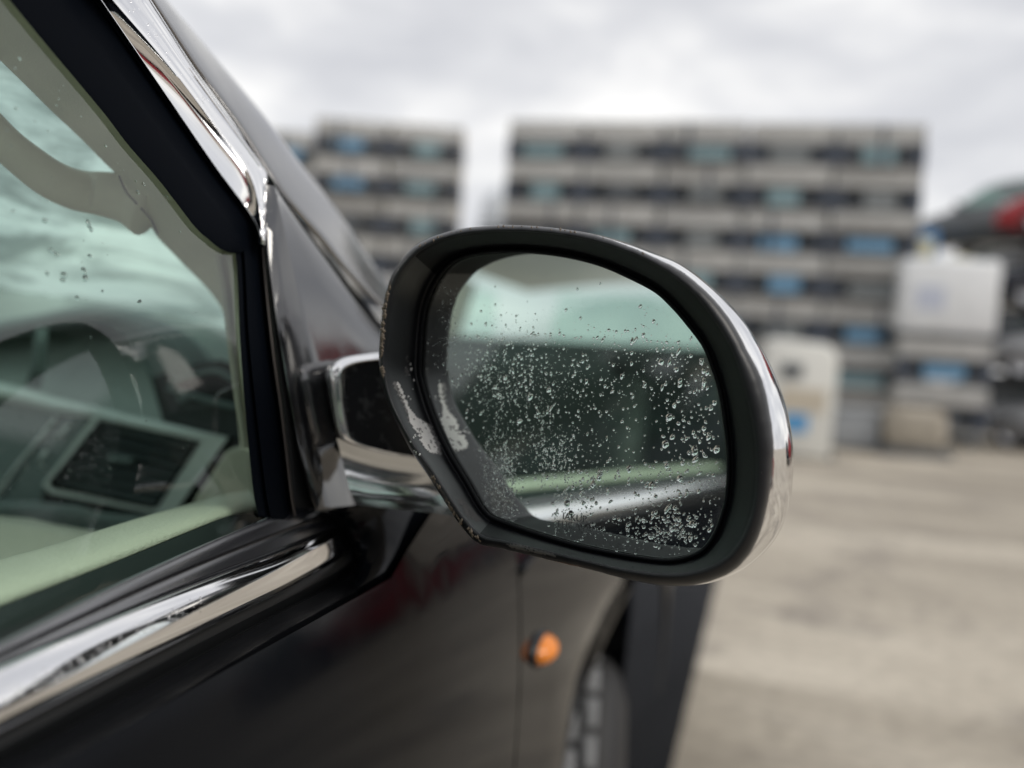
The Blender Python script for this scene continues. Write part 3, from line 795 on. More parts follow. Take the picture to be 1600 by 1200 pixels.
# wheel
prof = [(-0.44, 0.25), (-0.43, 0.335), (-0.415, 0.365), (-0.40, 0.372)]
whl = P(bpy.data.objects.new('front_wheel', None)); COL.objects.link(whl)


def lathe(name, prof, mat_, parent, n=72, cy=YW, cz=0.372, sharp=None):
    rows = [[(x, cy + r * math.cos(2 * math.pi * k / n), cz + r * math.sin(2 * math.pi * k / n)) for k in range(n)] for x, r in prof]
    o = loft(name, rows, mat_, None, closed=True)
    adopt(o, parent)
    return o


TX = -0.215
lathe('tyre', [(TX - 0.26, 0.235), (TX - 0.268, 0.30), (TX - 0.25, 0.345), (TX - 0.225, 0.368), (TX - 0.215, 0.3715), (TX - 0.048, 0.3715), (TX - 0.038, 0.368), (TX - 0.016, 0.345), (TX, 0.30), (TX - 0.006, 0.26), (TX - 0.02, 0.235)], MT['tyre'], whl)
tr_rows = []
for g0 in range(5):
    a = TX - 0.214 + g0 * 0.0335; b3 = a + 0.0275
    rb_ = lathe('tread_rib', [(a, 0.366), (a + 0.001, 0.3755), (b3 - 0.001, 0.3755), (b3, 0.366)], MT['tread'], whl, n=180)
    for k_ in range(180):                                # cross grooves between the tread blocks
        if (k_ + g0 * 2) % 5 == 0:
            for q_ in (1, 2):
                vv = rb_.data.vertices[q_ * 180 + k_].co; vv.y = YW + (vv.y - YW) * 0.975; vv.z = 0.372 + (vv.z - 0.372) * 0.975
lathe('rim', [(TX - 0.03, 0.236), (TX - 0.05, 0.225), (TX - 0.10, 0.20), (TX - 0.11, 0.0)], MT['dalloy'], whl, n=40)
for k in range(5):
    a = 2 * math.pi * k / 5 + 0.3
    adopt(tube('spoke', [(TX - 0.085, YW + r * math.cos(a), 0.372 + r * math.sin(a)) for r in (0.03, 0.12, 0.22)], [0.03, 0.022, 0.028], MT['dalloy'], seg=8), whl)
bpy.context.view_layer.update()
piv = Matrix.Translation(Vector((TX - 0.13, YW, 0.372)))
for ch in [o for o in bpy.data.objects if o.parent is whl]:   # wheel turned a little to the left
    ch.matrix_world = piv @ Matrix.Rotation(math.radians(11), 4, 'Z') @ piv.inverted() @ ch.matrix_world
# amber side repeater on the wing
sc = on_x(862, 1017, -0.205)
rows = []
for a in np.linspace(0, math.pi / 2, 8):
    rr, hh = math.cos(a), math.sin(a)
    rows.append([(skin_x(sc[2], sc[1]) + 0.0 + 0.020 * hh, sc[1] + 0.032 * max(rr, 0.02) * math.cos(b_), sc[2] + 0.0155 * max(rr, 0.02) * math.sin(b_)) for b_ in np.linspace(0, 2 * math.pi, 28, endpoint=False)])
rep = adopt(loft('side_repeater', rows, MT['amber'], closed=True), wing)
rep['label'] = 'small oval amber side repeater lamp'
rows = [[(skin_x(sc[2], sc[1]) + h, sc[1] + 0.035 * s_ * math.cos(b_), sc[2] + 0.018 * s_ * math.sin(b_)) for b_ in np.linspace(0, 2 * math.pi, 28, endpoint=False)] for h, s_ in ((-0.003, 1.05), (0.004, 1.0), (0.004, 0.9))]
adopt(loft('repeater_base', rows, MT['rubber'], closed=True), wing)

# ================================================================== DOOR MIRROR
YAW, TILT = math.radians(7.0), math.radians(1.2)
MN = np.array([-math.sin(YAW) * math.cos(TILT), -math.cos(YAW) * math.cos(TILT), math.sin(TILT)])
MG = at(915, 640, 0.535)


HS = 1.2


def mp3(u, v, h):                                       # pixel -> plane parallel to the mirror glass, h metres towards the viewer
    h = h * HS if h > 0 else h
    r = ray(u, v); return CAM + (np.dot(MG + MN * h - CAM, MN) / np.dot(r, MN)) * r


GL = [(658, 575), (660, 530), (664, 490), (673, 460), (685, 437), (697, 421), (715, 407), (745, 398), (792, 394), (841, 396), (890, 403), (939, 416), (987, 437), (1024, 457), (1049, 480), (1070, 504), (1097, 540), (1110, 572), (1120, 602), (1127, 637), (1134, 690), (1136, 735), (1133, 775), (1128, 797), (1117, 828), (1101, 853), (1081, 866), (1049, 873), (1020, 872), (975, 865), (915, 853), (870, 841), (825, 827), (785, 813), (767, 805), (752, 788), (730, 750), (703, 705), (682, 660), (670, 628), (661, 597)]
RGD = [(598, 560), (600, 520), (607, 470), (620, 432), (640, 405), (660, 388), (692, 373), (730, 364), (780, 360), (830, 361), (880, 366), (930, 376), (980, 392), (1020, 410), (1055, 432), (1090, 463), (1120, 503), (1146, 548), (1163, 600), (1176, 650), (1183, 700), (1184, 740), (1180, 785), (1170, 820), (1155, 850), (1130, 875), (1090, 892), (1040, 897), (980, 890), (930, 879), (880, 867), (830, 855), (785, 845), (752, 837), (724, 808), (697, 768), (677, 738), (647, 696), (616, 640), (603, 600)]
OUT = [(592, 560), (594, 520), (600, 470), (612, 430), (632, 400), (655, 380), (690, 365), (730, 356), (780, 352), (830, 353), (880, 358), (930, 367), (975, 382), (1020, 401), (1065, 424), (1110, 462), (1144, 504), (1168, 548), (1190, 592), (1202, 640), (1209, 694), (1206, 740), (1201, 780), (1193, 815), (1183, 844), (1168, 870), (1144, 893), (1110, 908), (1075, 915), (1030, 914), (980, 905), (930, 892), (880, 880), (830, 868), (780, 856), (746, 848), (716, 816), (690, 776), (670, 745), (640, 700), (610, 640), (597, 600)]
SIL = [(592, 560), (594, 520), (600, 470), (612, 430), (632, 400), (655, 380), (690, 365), (730, 356), (780, 352), (830, 353), (880, 358), (930, 366), (980, 379), (1020, 394), (1065, 413), (1110, 446), (1148, 483), (1178, 524), (1204, 570), (1224, 620), (1236, 670), (1240, 720), (1237, 770), (1226, 815), (1206, 850), (1172, 883), (1132, 904), (1085, 915), (1030, 914), (980, 905), (930, 892), (880, 880), (830, 868), (780, 856), (746, 848), (716, 816), (690, 776), (670, 745), (640, 700), (610, 640), (597, 600)]
NA = 240
CX, CYP = 915.0, 640.0


def polar(pts):
    D = catmull(pts, 900, closed=True)
    a = np.arctan2(D[:, 1] - CYP, D[:, 0] - CX); r = np.hypot(D[:, 0] - CX, D[:, 1] - CYP)
    i = np.argsort(a); a, r = a[i], r[i]
    a = np.concatenate([a - 2 * np.pi, a, a + 2 * np.pi]); r = np.concatenate([r, r, r])
    q = np.linspace(-np.pi, np.pi, NA, endpoint=False)
    rr = np.interp(q, a, r)
    return np.stack([CX + rr * np.cos(q), CYP + rr * np.sin(q)], 1)


pGL, pRG, pOUT, pSIL = polar(GL), polar(RGD), polar(OUT), polar(SIL)
qn = np.stack([np.cos(np.linspace(-np.pi, np.pi, NA, endpoint=False)), np.sin(np.linspace(-np.pi, np.pi, NA, endpoint=False))], 1)


def mrow(pp, h): return [mp3(u, v, h) for u, v in pp]


wob = np.array([0.35 * math.sin(i * 1.7) * math.sin(i * 0.37) + random.uniform(-0.25, 0.25) for i in range(NA)])[:, None]
pG2 = pGL + qn * 8
rows = [mrow(pGL - qn * 1, 0.0008), mrow(pGL + qn * 0.5, 0.0028), mrow(pGL + qn * 3.5, 0.0036), mrow(pGL + qn * 7, 0.0022), mrow(pG2, 0.0008), mrow(pG2 * 0.93 + pRG * 0.07, 0.0025),
        mrow(pG2 * 0.55 + pRG * 0.45, 0.0165), mrow(pG2 * 0.2 + pRG * 0.8, 0.0305), mrow(pG2 * 0.06 + pRG * 0.94, 0.0350), mrow(pRG + wob * qn, 0.0362), mrow(pRG * 0.6 + pOUT * 0.4 + wob * qn, 0.0358), mrow(pRG * 0.2 + pOUT * 0.8 + wob * qn, 0.0325), mrow(pOUT + 0.7 * wob * qn, 0.0275), mrow(pOUT - qn * 2, 0.018)]
mir = P(loft('door_mirror', rows, MT['plastic'], closed=True))
mir['label'] = 'black plastic door mirror housing with scuffed inner edge'
mir.data.materials.append(MT['wall_shade'])
mi_ = np.zeros(len(mir.data.polygons), dtype=np.int32)
for i_ in range(13):
    for j_ in range(NA):
        if i_ < 8 and not (3 < i_ and qn[j_][0] < (-0.64 if qn[j_][1] > 0 else -0.76)): mi_[i_ * NA + j_] = 1  # painted shade on the inner walls, except the lit left one
mir.data.polygons.foreach_set('material_index', mi_)
# chrome shell
rows = [mrow(pOUT - qn * 0.5, 0.0255)] + [mrow(pOUT * (1 - k) + pSIL * k, h) for k, h in ((0.1, 0.0240), (0.3, 0.0208), (0.55, 0.0155), (0.78, 0.0095), (0.92, 0.0030), (0.98, -0.0050), (1.0, -0.0140))]
cxy = np.array([[CX, CYP]])
for s_, h in ((0.99, -0.034), (0.96, -0.055), (0.88, -0.078), (0.76, -0.093), (0.58, -0.107), (0.36, -0.115), (0.02, -0.118)):
    rows.append(mrow(cxy + (pSIL - cxy) * s_, h))
adopt(loft('chrome_shell', rows, MT['chrome'], closed=True), mir)
# glass
gv = mrow(pGL + qn * 5, 0.0) + [mp3(CX, CYP, 0.0)]
glass = adopt(mk('mirror_glass', gv, [(i, (i + 1) % NA, NA) for i in range(NA)], MT['mirror'], smooth=False), mir)
glass['label'] = 'wet mirror glass reflecting the side of the car'


def bvh_of(o):
    return BVHTree.FromPolygons([v.co.copy() for v in o.data.vertices], [tuple(p.vertices) for p in o.data.polygons])


rim_bvh = bvh_of(mir)


def cast(bvh, u, v, lift=0.0004):
    d = Vector(ray(u, v)).normalized()
    h = bvh.ray_cast(Vector(CAM), d)
    return None if h[0] is None else h[0] - d * lift


def decal(name, poly, bvh, mat_, parent, jag=1.6, step=3.0, lift=0.0004):
    """thin flaky patch laid on a surface, traced as a pixel polygon with a ragged outline"""
    poly = np.array(poly, float)
    u0, v0 = poly.min(0); u1, v1 = poly.max(0)

    def inside(u, v):
        c = False; n = len(poly); j = n - 1
        for i in range(n):
            if (poly[i][1] > v) != (poly[j][1] > v) and u < (poly[j][0] - poly[i][0]) * (v - poly[i][1]) / (poly[j][1] - poly[i][1]) + poly[i][0]: c = not c
            j = i
        return c
    nu, nv = int((u1 - u0) / step) + 2, int((v1 - v0) / step) + 2
    V, F, idx = [], [], {}
    for i in range(nu):
        for j in range(nv):
            u, v = u0 + i * step, v0 + j * step
            jj = jag * (math.sin(u * 1.1 + v * 0.7) + math.sin(u * 0.43 - v * 0.9) * 0.8)
            if inside(u + jj, v + jj * 0.6) and random.random() > 0.03:
                c = cast(bvh, u + random.uniform(-0.3, 0.3) * step, v + random.uniform(-0.3, 0.3) * step, lift)
                if c is not None: idx[(i, j)] = len(V); V.append(c)
    for (i, j) in idx:
        k = [(i, j), (i + 1, j), (i + 1, j + 1), (i, j + 1)]
        if all(x in idx for x in k): F.append(tuple(idx[x] for x in k))
        elif all(x in idx for x in k[:3]): F.append(tuple(idx[x] for x in k[:3]))
        elif all(x in idx for x in (k[0], k[2], k[3])): F.append(tuple(idx[x] for x in (k[0], k[2], k[3])))
    o = mk(name, V, F, mat_, None, smooth=True)
    return adopt(o, parent)


SCF = [(619, 596), (623, 596), (630, 610), (636, 626), (643, 640), (651, 651), (662, 658), (669, 663), (676, 679), (684, 700), (685, 711), (679, 708), (671, 707), (662, 698), (656, 688), (652, 677), (645, 668), (640, 660), (637, 644), (631, 630), (625, 615), (620, 604)]
scc = np.mean(np.array(SCF), 0)
decal('scuff_border', [tuple(scc + (np.array(p_) - scc) * np.array([1.22, 1.05])) for p_ in SCF], rim_bvh, mat('primer_edge', (0.20, 0.20, 0.20), 0.7), mir, jag=2.0, step=1.6, lift=0.0002)
sc1 = decal('paint_scuff', SCF, rim_bvh, MT['scuff'], mir, jag=1.5, step=1.4)
sc1['label'] = 'white scuff on the inner edge of the mirror housing'
for cx_, cy_, rr_ in [(random.gauss(652, 9) , random.gauss(690, 18), random.uniform(1.2, 2.6)) for _ in range(9)] + [(random.gauss(640, 6), random.gauss(600, 22), random.uniform(1.0, 2.2)) for _ in range(8)]:
    decal('paint_chip', [(cx_ + rr_ * math.cos(a) * random.uniform(0.6, 1.3), cy_ + 1.5 * rr_ * math.sin(a) * random.uniform(0.6, 1.3)) for a in np.linspace(0, 2 * math.pi, 7, endpoint=False)], rim_bvh, MT['scuff'], mir, jag=0.2, step=0.7)
for poly in ([(631, 576), (637, 570), (640, 585), (635, 590)], [(634, 555), (638, 552), (637, 566), (634, 566)], [(713, 780), (722, 776), (735, 792), (757, 815), (748, 818), (730, 808)], [(789, 848), (812, 850), (870, 866), (868, 871), (800, 858)]):
    decal('dust_patch', poly, rim_bvh, mat_ := MT.setdefault('dust', mat('dust_patch', (0.10, 0.10, 0.10), 0.8)), mir, jag=1.5, step=1.5)
# rough worn edge along the outer left side and the top: small flakes
fl_v, fl_f = [], []
flk = [(603, 455, 540), ]
for i in range(130):
    if i < 60:
        tt = random.random(); q = catmull([(609, 440), (602, 470), (598, 500), (595, 530), (594, 560), (597, 590)], 50)[int(tt * 49)]; sz = random.uniform(0.0006, 0.0018)
    elif i < 95:
        tt = random.random(); q = catmull([(670, 742), (690, 776), (705, 800), (722, 822), (746, 846)], 50)[int(tt * 49)] + np.array((2.5, -1.0)); sz = random.uniform(0.0006, 0.0016)
    else:
        tt = random.random(); q = catmull([(655, 382), (700, 363), (760, 354), (850, 355), (950, 372), (1010, 397)], 50)[int(tt * 49)] + np.array((0, 2.0)); sz = random.uniform(0.0004, 0.001)
    c = cast(rim_bvh, q[0] + random.uniform(0.5, 3), q[1] + random.uniform(-1.5, 1.5), 0.0004)
    if c is None: continue
    b0 = len(fl_v)
    for k in range(4):
        a = math.pi / 2 * k + random.uniform(-0.5, 0.5)
        fl_v.append(np.array(c) + sz * random.uniform(0.5, 1.3) * (math.cos(a) * RV + 1.6 * math.sin(a) * UV))
    fl_v.append(np.array(c) - FV * sz * 0.8)
    fl_f += [(b0 + k, b0 + (k + 1) % 4, b0 + 4) for k in range(4)]
o = adopt(mk('edge_flakes', fl_v, fl_f, MT.setdefault('flake', mat('worn_edge', (0.16, 0.13, 0.10), 0.7)), smooth=False), mir); o['kind'] = 'stuff'

# lettering etched in the glass
def text_mesh(name, s, u, v, size, parent):
    cu = bpy.data.curves.new(name, 'FONT'); cu.body = s; cu.size = size; cu.extrude = 0.0
    to = bpy.data.objects.new(name + '_curve', cu); COL.objects.link(to)
    bpy.context.view_layer.update()
    dg = bpy.context.evaluated_depsgraph_get()
    me = bpy.data.meshes.new_from_object(to.evaluated_get(dg))
    bpy.data.objects.remove(to)
    x = np.cross(np.array([0, 0, 1.0]), MN) * 1.0; x /= np.linalg.norm(x)
    y = np.cross(MN, x)
    org = mp3(u, v, 0.0003)
    # follow the slight slope of the writing in the photo
    for vtx in me.vertices: vtx.co = Vector(org + x * vtx.co.x * 0.92 + y * vtx.co.y)
    me.materials.clear(); me.materials.append(MT['etch'])
    o = bpy.data.objects.new(name, me); COL.objects.link(o)
    return adopt(o, parent)


text_mesh('etched_lettering', 'IAKUP', 878, 811, 0.0062, mir)
text_mesh('etched_lettering', 'THE AVAPE', 868, 823, 0.0062, mir)

# chrome foot of the mirror with black inset
df = lambda u: 0.636 + (u - 537) / 113.0 * 0.012


def drow(pts, off, n=24): return np.array([at(u, v, df(u) + off) for u, v in catmull(pts, n)])


INS = [(700, 560), (650, 561), (600, 563), (570, 566), (550, 571), (538, 580), (537, 600), (538, 625), (541, 650), (545, 672), (551, 684), (562, 692), (580, 698), (610, 705), (650, 713), (700, 724)]
OUF = [(700, 545), (650, 547), (600, 550), (566, 553), (535, 558), (516, 567), (508, 580), (511, 608), (517, 640), (524, 672), (533, 690), (550, 697), (574, 703), (607, 710), (648, 718), (700, 729)]
qi, qo = catmull(INS, 60), catmull(OUF, 60)
fr = lambda k, off: np.array([at(u, v, df(u) + off) for u, v in qo * (1 - k) + qi * k])
foot = adopt(loft('mirror_foot', [fr(0.0, 0.03), fr(0.0, 0.004), fr(0.08, 0.0), fr(0.35, -0.0045), fr(0.6, -0.003), fr(0.75, -0.0065), fr(0.9, -0.0055), fr(1.0, 0.0)], MT['chrome']), mir)
foot['label'] = 'chrome foot carrying the mirror'
adopt(mk('foot_inset', list(fr(1.0, -0.0005)), [tuple(range(60))], MT['inset'], smooth=False), mir)
r0 = [(526, 684), (552, 695), (600, 708), (648, 716), (712, 730)]
r1 = [(533, 712), (560, 722), (605, 733), (650, 740), (714, 752)]
r2 = [(540, 740), (565, 748), (608, 756), (652, 762), (716, 774)]
r3 = [(547, 766), (570, 772), (612, 778), (656, 784), (718, 794)]
r4 = [(556, 789), (580, 792), (620, 796), (664, 800), (722, 808)]
rows = [drow(r0, -0.006), drow(r1, -0.004), drow(r2, -0.005), drow(r3, -0.010), drow(r4, -0.020), drow(r4, 0.03)]
# smooth the apron by resampling down the rows
A = np.array(rows[:5]); AA = []
for j in range(A.shape[1]): AA.append(catmull(A[:, j], 14))
AA = np.array(AA).transpose(1, 0, 2)
adopt(loft('foot_apron', [r for r in AA] + [rows[5]], MT['chrome_s'], sharp=60), mir)

# --- raindrops: flattened domes of water sitting on glass
def domes(name, items, nrm, mat_, parent, kind='stuff', seg=9, rings=3, frame=None):
    V, F = [], []
    x = np.cross(nrm, np.array([0.2, 0.1, 1.0])); x /= np.linalg.norm(x); y = np.cross(nrm, x)
    for c, r, asp, hgt, rot in items:
        b0 = len(V); c = np.array(c)
        ca, sa = math.cos(rot), math.sin(rot)
        wob_ = [random.uniform(0.8, 1.2) for _ in range(seg)]
        for i in range(rings):
            a = math.pi / 2 * i / rings
            for k in range(seg):
                th = 2 * math.pi * k / seg
                px_, py_ = r * wob_[k] * math.cos(th), r * asp * wob_[k] * math.sin(th)
                px_, py_ = px_ * ca - py_ * sa, px_ * sa + py_ * ca
                V.append(c + math.cos(a) * (px_ * x + py_ * y) + nrm * (hgt * r * math.sin(a) - (0.00005 if i == 0 else 0)))
        V.append(c + nrm * hgt * r)
        F += [tuple(q) for q in grid_faces(rings, seg, True, b0)]
        tp = b0 + rings * seg; la = b0 + (rings - 1) * seg
        F += [(la + k, la + (k + 1) % seg, tp) for k in range(seg)]
    o = mk(name, V, F, mat_, None, smooth=True)
    if kind: o['kind'] = kind
    return adopt(o, parent)


def inside_glass(u, v):
    a = math.atan2(v - CYP, u - CX); k = int((a + math.pi) / (2 * math.pi) * NA) % NA
    return math.hypot(u - CX, v - CYP) < np.hypot(*(pGL[k] - np.array([CX, CYP]))) - 4


drops = []
PXM = 0.535 / FPX


def add_drop(u, v, r_px, asp=1.2, h=0.55):
    if inside_glass(u, v): drops.append((mp3(u, v, 0.0), r_px * 0.82 * PXM, asp, h, random.gauss(0, 0.25)))


def cluster(u, v, su, sv, n, rmin, rmax):
    for _ in range(int(n * 2.4)):
        add_drop(random.gauss(u, su), random.gauss(v, sv), rmin + (rmax - rmin) * random.random() ** 3.4, random.uniform(0.8, 1.6) if random.random() > 0.07 else random.uniform(1.8, 3.0))


cluster(700, 500, 12, 60, 110, 0.5, 1.5); cluster(690, 440, 14, 25, 40, 0.5, 1.3)
cluster(770, 580, 36, 40, 240, 0.7, 3.2); cluster(830, 600, 50, 45, 240, 0.6, 3.0)
cluster(790, 760, 14, 40, 260, 0.7, 2.4); cluster(765, 730, 10, 40, 140, 0.6, 1.8)
for sx_, y0_, y1_, n_ in ((776, 640, 830, 60), (790, 690, 835, 70), (800, 730, 832, 60), (848, 640, 760, 40), (884, 700, 845, 45), (868, 770, 842, 30), (760, 690, 790, 40), (1062, 770, 860, 30)):
    for _ in range(n_): add_drop(random.gauss(sx_, 1.8), random.uniform(y0_, y1_), random.uniform(0.5, 1.6), random.uniform(1.0, 3.2))   # run trails
cluster(845, 690, 25, 35, 130, 0.7, 2.2); cluster(870, 715, 14, 25, 70, 0.7, 2.6)
cluster(900, 770, 22, 25, 80, 0.8, 3.6); cluster(930, 740, 30, 30, 50, 0.8, 3.0)
cluster(960, 560, 60, 45, 110, 0.7, 3.6); cluster(930, 640, 50, 40, 90, 0.6, 3.0)
cluster(1080, 640, 28, 50, 70, 1.4, 4.6); cluster(1060, 560, 40, 30, 40, 1.2, 3.6)
cluster(1060, 820, 40, 22, 80, 1.4, 4.4); cluster(1075, 735, 32, 22, 50, 1.0, 3.4); cluster(960, 830, 45, 16, 60, 1.0, 3.6); cluster(1000, 770, 60, 40, 60, 1.0, 3.6)
for x in range(760, 1090, 7):                           # beaded upper boundary
    if random.random() < 0.75: add_drop(x + random.uniform(-3, 3), 526 + 8 * math.sin(x * 0.05) + random.uniform(-4, 6), random.uniform(1.0, 3.2), random.uniform(0.8, 1.4))
domes('raindrops', drops, MN, MT['water'], mir)
big = [(829, 620, 4.5), (812, 658, 4.2), (790, 590, 3.8), (774, 605, 3.6), (858, 609, 4.0), (936, 746, 4.6), (926, 757, 4.0), (886, 787, 4.6), (892, 802, 4.6), (1046, 652, 5.5), (1040, 694, 5.5), (983, 733, 3.8), (1085, 705, 5.0), (1120, 703, 5.0), (1062, 748, 4.6), (1018, 758, 4.4), (1081, 818, 4.8), (1050, 826, 4.6), (1017, 838, 4.5), (1033, 566, 4.6)]
nrm_v = Vector(MN)
for u, v, r in big:
    domes('raindrop', [(mp3(u, v, 0.0), r * PXM, random.uniform(1.1, 1.6), 0.6, random.uniform(-0.3, 0.3))], MN, MT['water'], mir, kind=None, seg=14, rings=5)

its = []
for _ in range(420):
    a_ = random.uniform(-math.pi, math.pi); k_ = int((a_ + math.pi) / (2 * math.pi) * NA) % NA
    tt = random.random(); q = pG2[k_] * (1 - tt) + pOUT[k_] * tt
    c = cast(rim_bvh, q[0], q[1], 0.0)
    if c is not None: its.append((c, random.uniform(0.4, 1.0 + 1.2 * random.random() ** 4) * PXM, random.uniform(0.8, 1.6), 0.5, random.uniform(0, 3)))
rn = MN + np.array([0.25, 0.0, 0.35]); rn /= np.linalg.norm(rn)
domes('housing_raindrops', its, rn, MT['water'], mir, seg=8)
# drops and specks on the side window
WN = np.array([1.0, 0.0, TH]); WN /= np.linalg.norm(WN)
its = []
for u, v, r in [(80, 392, 3.5), (88, 398, 3), (100, 430, 4.5), (98, 438, 3), (131, 424, 4), (133, 435, 4.5), (140, 400, 3), (70, 345, 3), (138, 350, 4), (142, 358, 3), (74, 428, 2.5), (120, 465, 3), (160, 455, 2), (218, 472, 3.5), (224, 288, 3), (215, 300, 3), (260, 308, 3), (212, 283, 2), (30, 92, 2.5), (88, 165, 1.5), (25, 170, 2), (75, 205, 1.6), (55, 190, 1.5), (281, 362, 2), (320, 380, 1.6), (62, 310, 1.2), (73, 314, 1.2), (20, 330, 2.5), (75, 848, 2), (105, 942, 2.5), (130, 935, 2), (165, 228, 2)]:
    its.append((wp(u, v, -0.011), r * 0.55 / FPX, random.uniform(0.9, 1.7), 0.45, random.uniform(0, 3)))
for _ in range(70):
    u, v = random.uniform(5, 330), random.uniform(60, 760)
    its.append((wp(u, v, -0.011), random.uniform(0.5, 1.2) * 0.55 / FPX, random.uniform(0.9, 1.4), 0.4, 0))
domes('window_raindrops', its, WN, MT['water'], door, seg=8)
# drops on the chrome waist strip and on the frame
wb = bvh_of(wchrome); its = []
for _ in range(230):
    tt = random.random()
    q = catmull(T_, 100)[int(tt * 60)] * 0.35 + catmull(M_, 100)[int(tt * 60)] * 0.65 + np.array((0, random.gauss(6, 7)))
    c = cast(wb, q[0], q[1], 0.0)
    if c is not None: its.append((c, random.uniform(0.5, 1.7) * 0.45 / FPX, random.uniform(0.8, 1.8), 0.5, random.uniform(0, 3)))
wn = np.array([0.6, -0.1, 0.75]); wn /= np.linalg.norm(wn)
domes('trim_raindrops', its, wn, MT['water'], door, seg=8)
its = []
for _ in range(60):
    tt = random.random(); q = catmull(E1, 100)[int(tt * 99)] * 0.5 + catmull(E2, 100)[int(tt * 99)] * 0.5 + np.array((random.uniform(-14, 14), 0))
    its.append((wp(q[0], q[1], 0.0072), random.uniform(0.4, 2.0) * 0.55 / FPX, random.uniform(0.8, 1.5), 0.5, 0))
domes('frame_raindrops', its, WN, MT['water'], door, seg=8)

# ================================================================== BACKGROUND
# --- stacked crates
CM = {
    'pale': mat('weathered_grey_board', (0.46, 0.46, 0.445), 0.8, var=(3, 0.2)),
    'pale2': mat('weathered_brown_board', (0.42, 0.37, 0.28), 0.8, var=(3, 0.25)),
    'navy': mat('dark_navy_post', (0.055, 0.068, 0.092), 0.6),
    'dark': mat('dark_panel', (0.10, 0.112, 0.125), 0.7, var=(4, 0.2)),
    'blue': mat('blue_panel', (0.16, 0.32, 0.48), 0.5, var=(3, 0.12)),
    'teal': mat('teal_panel', (0.22, 0.33, 0.36), 0.5, var=(3, 0.12)),
    'grey': mat('grey_panel', (0.22, 0.24, 0.245), 0.6, var=(3, 0.12)),
}
CW, CH, CD = 1.52, 0.885, 1.2
shared = {}


def smesh(key, s, mat_, bevel=0.012):
    if key not in shared:
        o = box(key, (0, 0, 0), s, mat_, bevel=bevel); shared[key] = o.data; bpy.data.objects.remove(o)
    return shared[key]


def inst(name, me, loc, parent):
    o = bpy.data.objects.new(name, me); COL.objects.link(o); o.location = loc; o.parent = parent; return o


PALES = ['pale', 'pale', 'pale_b', 'pale_c']
CM['pale_b'] = mat('bleached_board', (0.48, 0.475, 0.455), 0.8, var=(3, 0.2))
CM['pale_c'] = mat('stained_board', (0.33, 0.325, 0.31), 0.8, var=(3, 0.25))


def crate(pos, rz, panel, label, group, side='pale'):
    c = empty('crate', pos, label, 'crate', group, rz)
    # local x along the front, -y towards the viewer
    me = smesh('post', (0.24, 0.10, CH - 0.42), CM['navy'])
    for sx in (-1, 1):
        for sy in (-1, 1): inst('corner_post', me, (sx * (CW / 2 - 0.13), sy * (CD / 2 - 0.06), 0.02 + (CH - 0.42) / 2), c)
    inst('deck', smesh('deck', (CW - 0.02, CD - 0.02, 0.04), CM['pale_c']), (0, 0, 0.03), c)
    inst('infill', smesh('infill', (CW - 0.2, CD - 0.3, CH - 0.46), CM['dark']), (0, 0.08, CH / 2 - 0.15), c)
    v = random.choice((0, 1, 2)); pw, ph = ((0.74, 0.30), (0.86, 0.26), (0.62, 0.36))[v]
    inst('front_panel', smesh(f'panel_{panel}_{v}', (pw, 0.05, ph), CM[panel]), (random.uniform(-0.12, 0.12), -CD / 2 + 0.04, 0.07 + ph / 2 + random.uniform(0, 0.05)), c)
    for k in range(2):
        p_ = random.choice(PALES); ps = p_ if side == 'pale' else side
        z = CH - 0.105 - k * 0.197
        bf = smesh('board_' + p_, (CW - 0.085, 0.05, 0.18), CM[p_]); bs = smesh('sboard_' + ps, (0.05, CD - 0.11, 0.18), CM[ps])
        inst('board', bf, (random.uniform(-0.012, 0.012), -CD / 2 + 0.025 - random.uniform(0, 0.03), z + random.uniform(-0.006, 0.004)), c); inst('board', bf, (0, CD / 2 - 0.025, z), c)
        for sx in (-1, 1): inst('side_board', bs, (sx * (CW / 2 - 0.045), 0, z), c)
    if random.random() < 0.4: inst('strap', smesh('strap', (0.07, 0.03, CH - 0.06), CM['navy']), (random.uniform(-0.4, 0.4), -CD / 2 - 0.022, CH / 2), c)
    if side == 'pale2': inst('side_panel', smesh('spanel', (0.04, CD - 0.3, 0.40), CM['pale2']), (CW / 2 - 0.06, 0, 0.24), c)
    return c


A_ = at(766, 600, 18.9); B__ = at(1417, 600, 17.0)
vec = (B__ - A_); vec[2] = 0; wl = np.linalg.norm(vec); dirx = vec / wl; rzw = math.atan2(dirx[1], dirx[0])
nrmw = np.array([-dirx[1], dirx[0], 0])
CW = wl / 5.0 + 0.008
PAT = [['teal', 'grey', 'teal', 'grey', 'teal'], ['teal', 'dark', 'grey', 'teal', 'grey'], ['dark', 'teal', 'grey', 'blue', 'blue'], ['grey', 'teal', 'teal', 'blue', 'grey'],
       ['dark', 'grey', 'teal', 'grey', 'blue'], ['grey', 'blue', 'grey', 'teal', 'teal'], ['dark', 'grey', 'dark', 'grey', 'dark']]
ordw = ['top', 'second from top', 'third from top', 'fourth from top', 'fifth from top', 'sixth from top', 'bottom']
colw = ['first', 'second', 'third', 'fourth', 'fifth']
for r in range(7):
    for c_ in range(5):
        p = A_ + dirx * ((c_ + 0.5) * wl / 5.0) + nrmw * CD / 2
        jx, jy = random.uniform(-0.01, 0.01), random.uniform(-0.07, 0.07)
        crate((p[0] + jx, p[1] + jy, 0.02 + (6 - r) * CH), rzw + random.uniform(-0.006, 0.006), PAT[r][c_], f'grey crate with {PAT[r][c_]} front, {ordw[r]} row, {colw[c_]} column of the wide stack', 'crates of the wide stack')
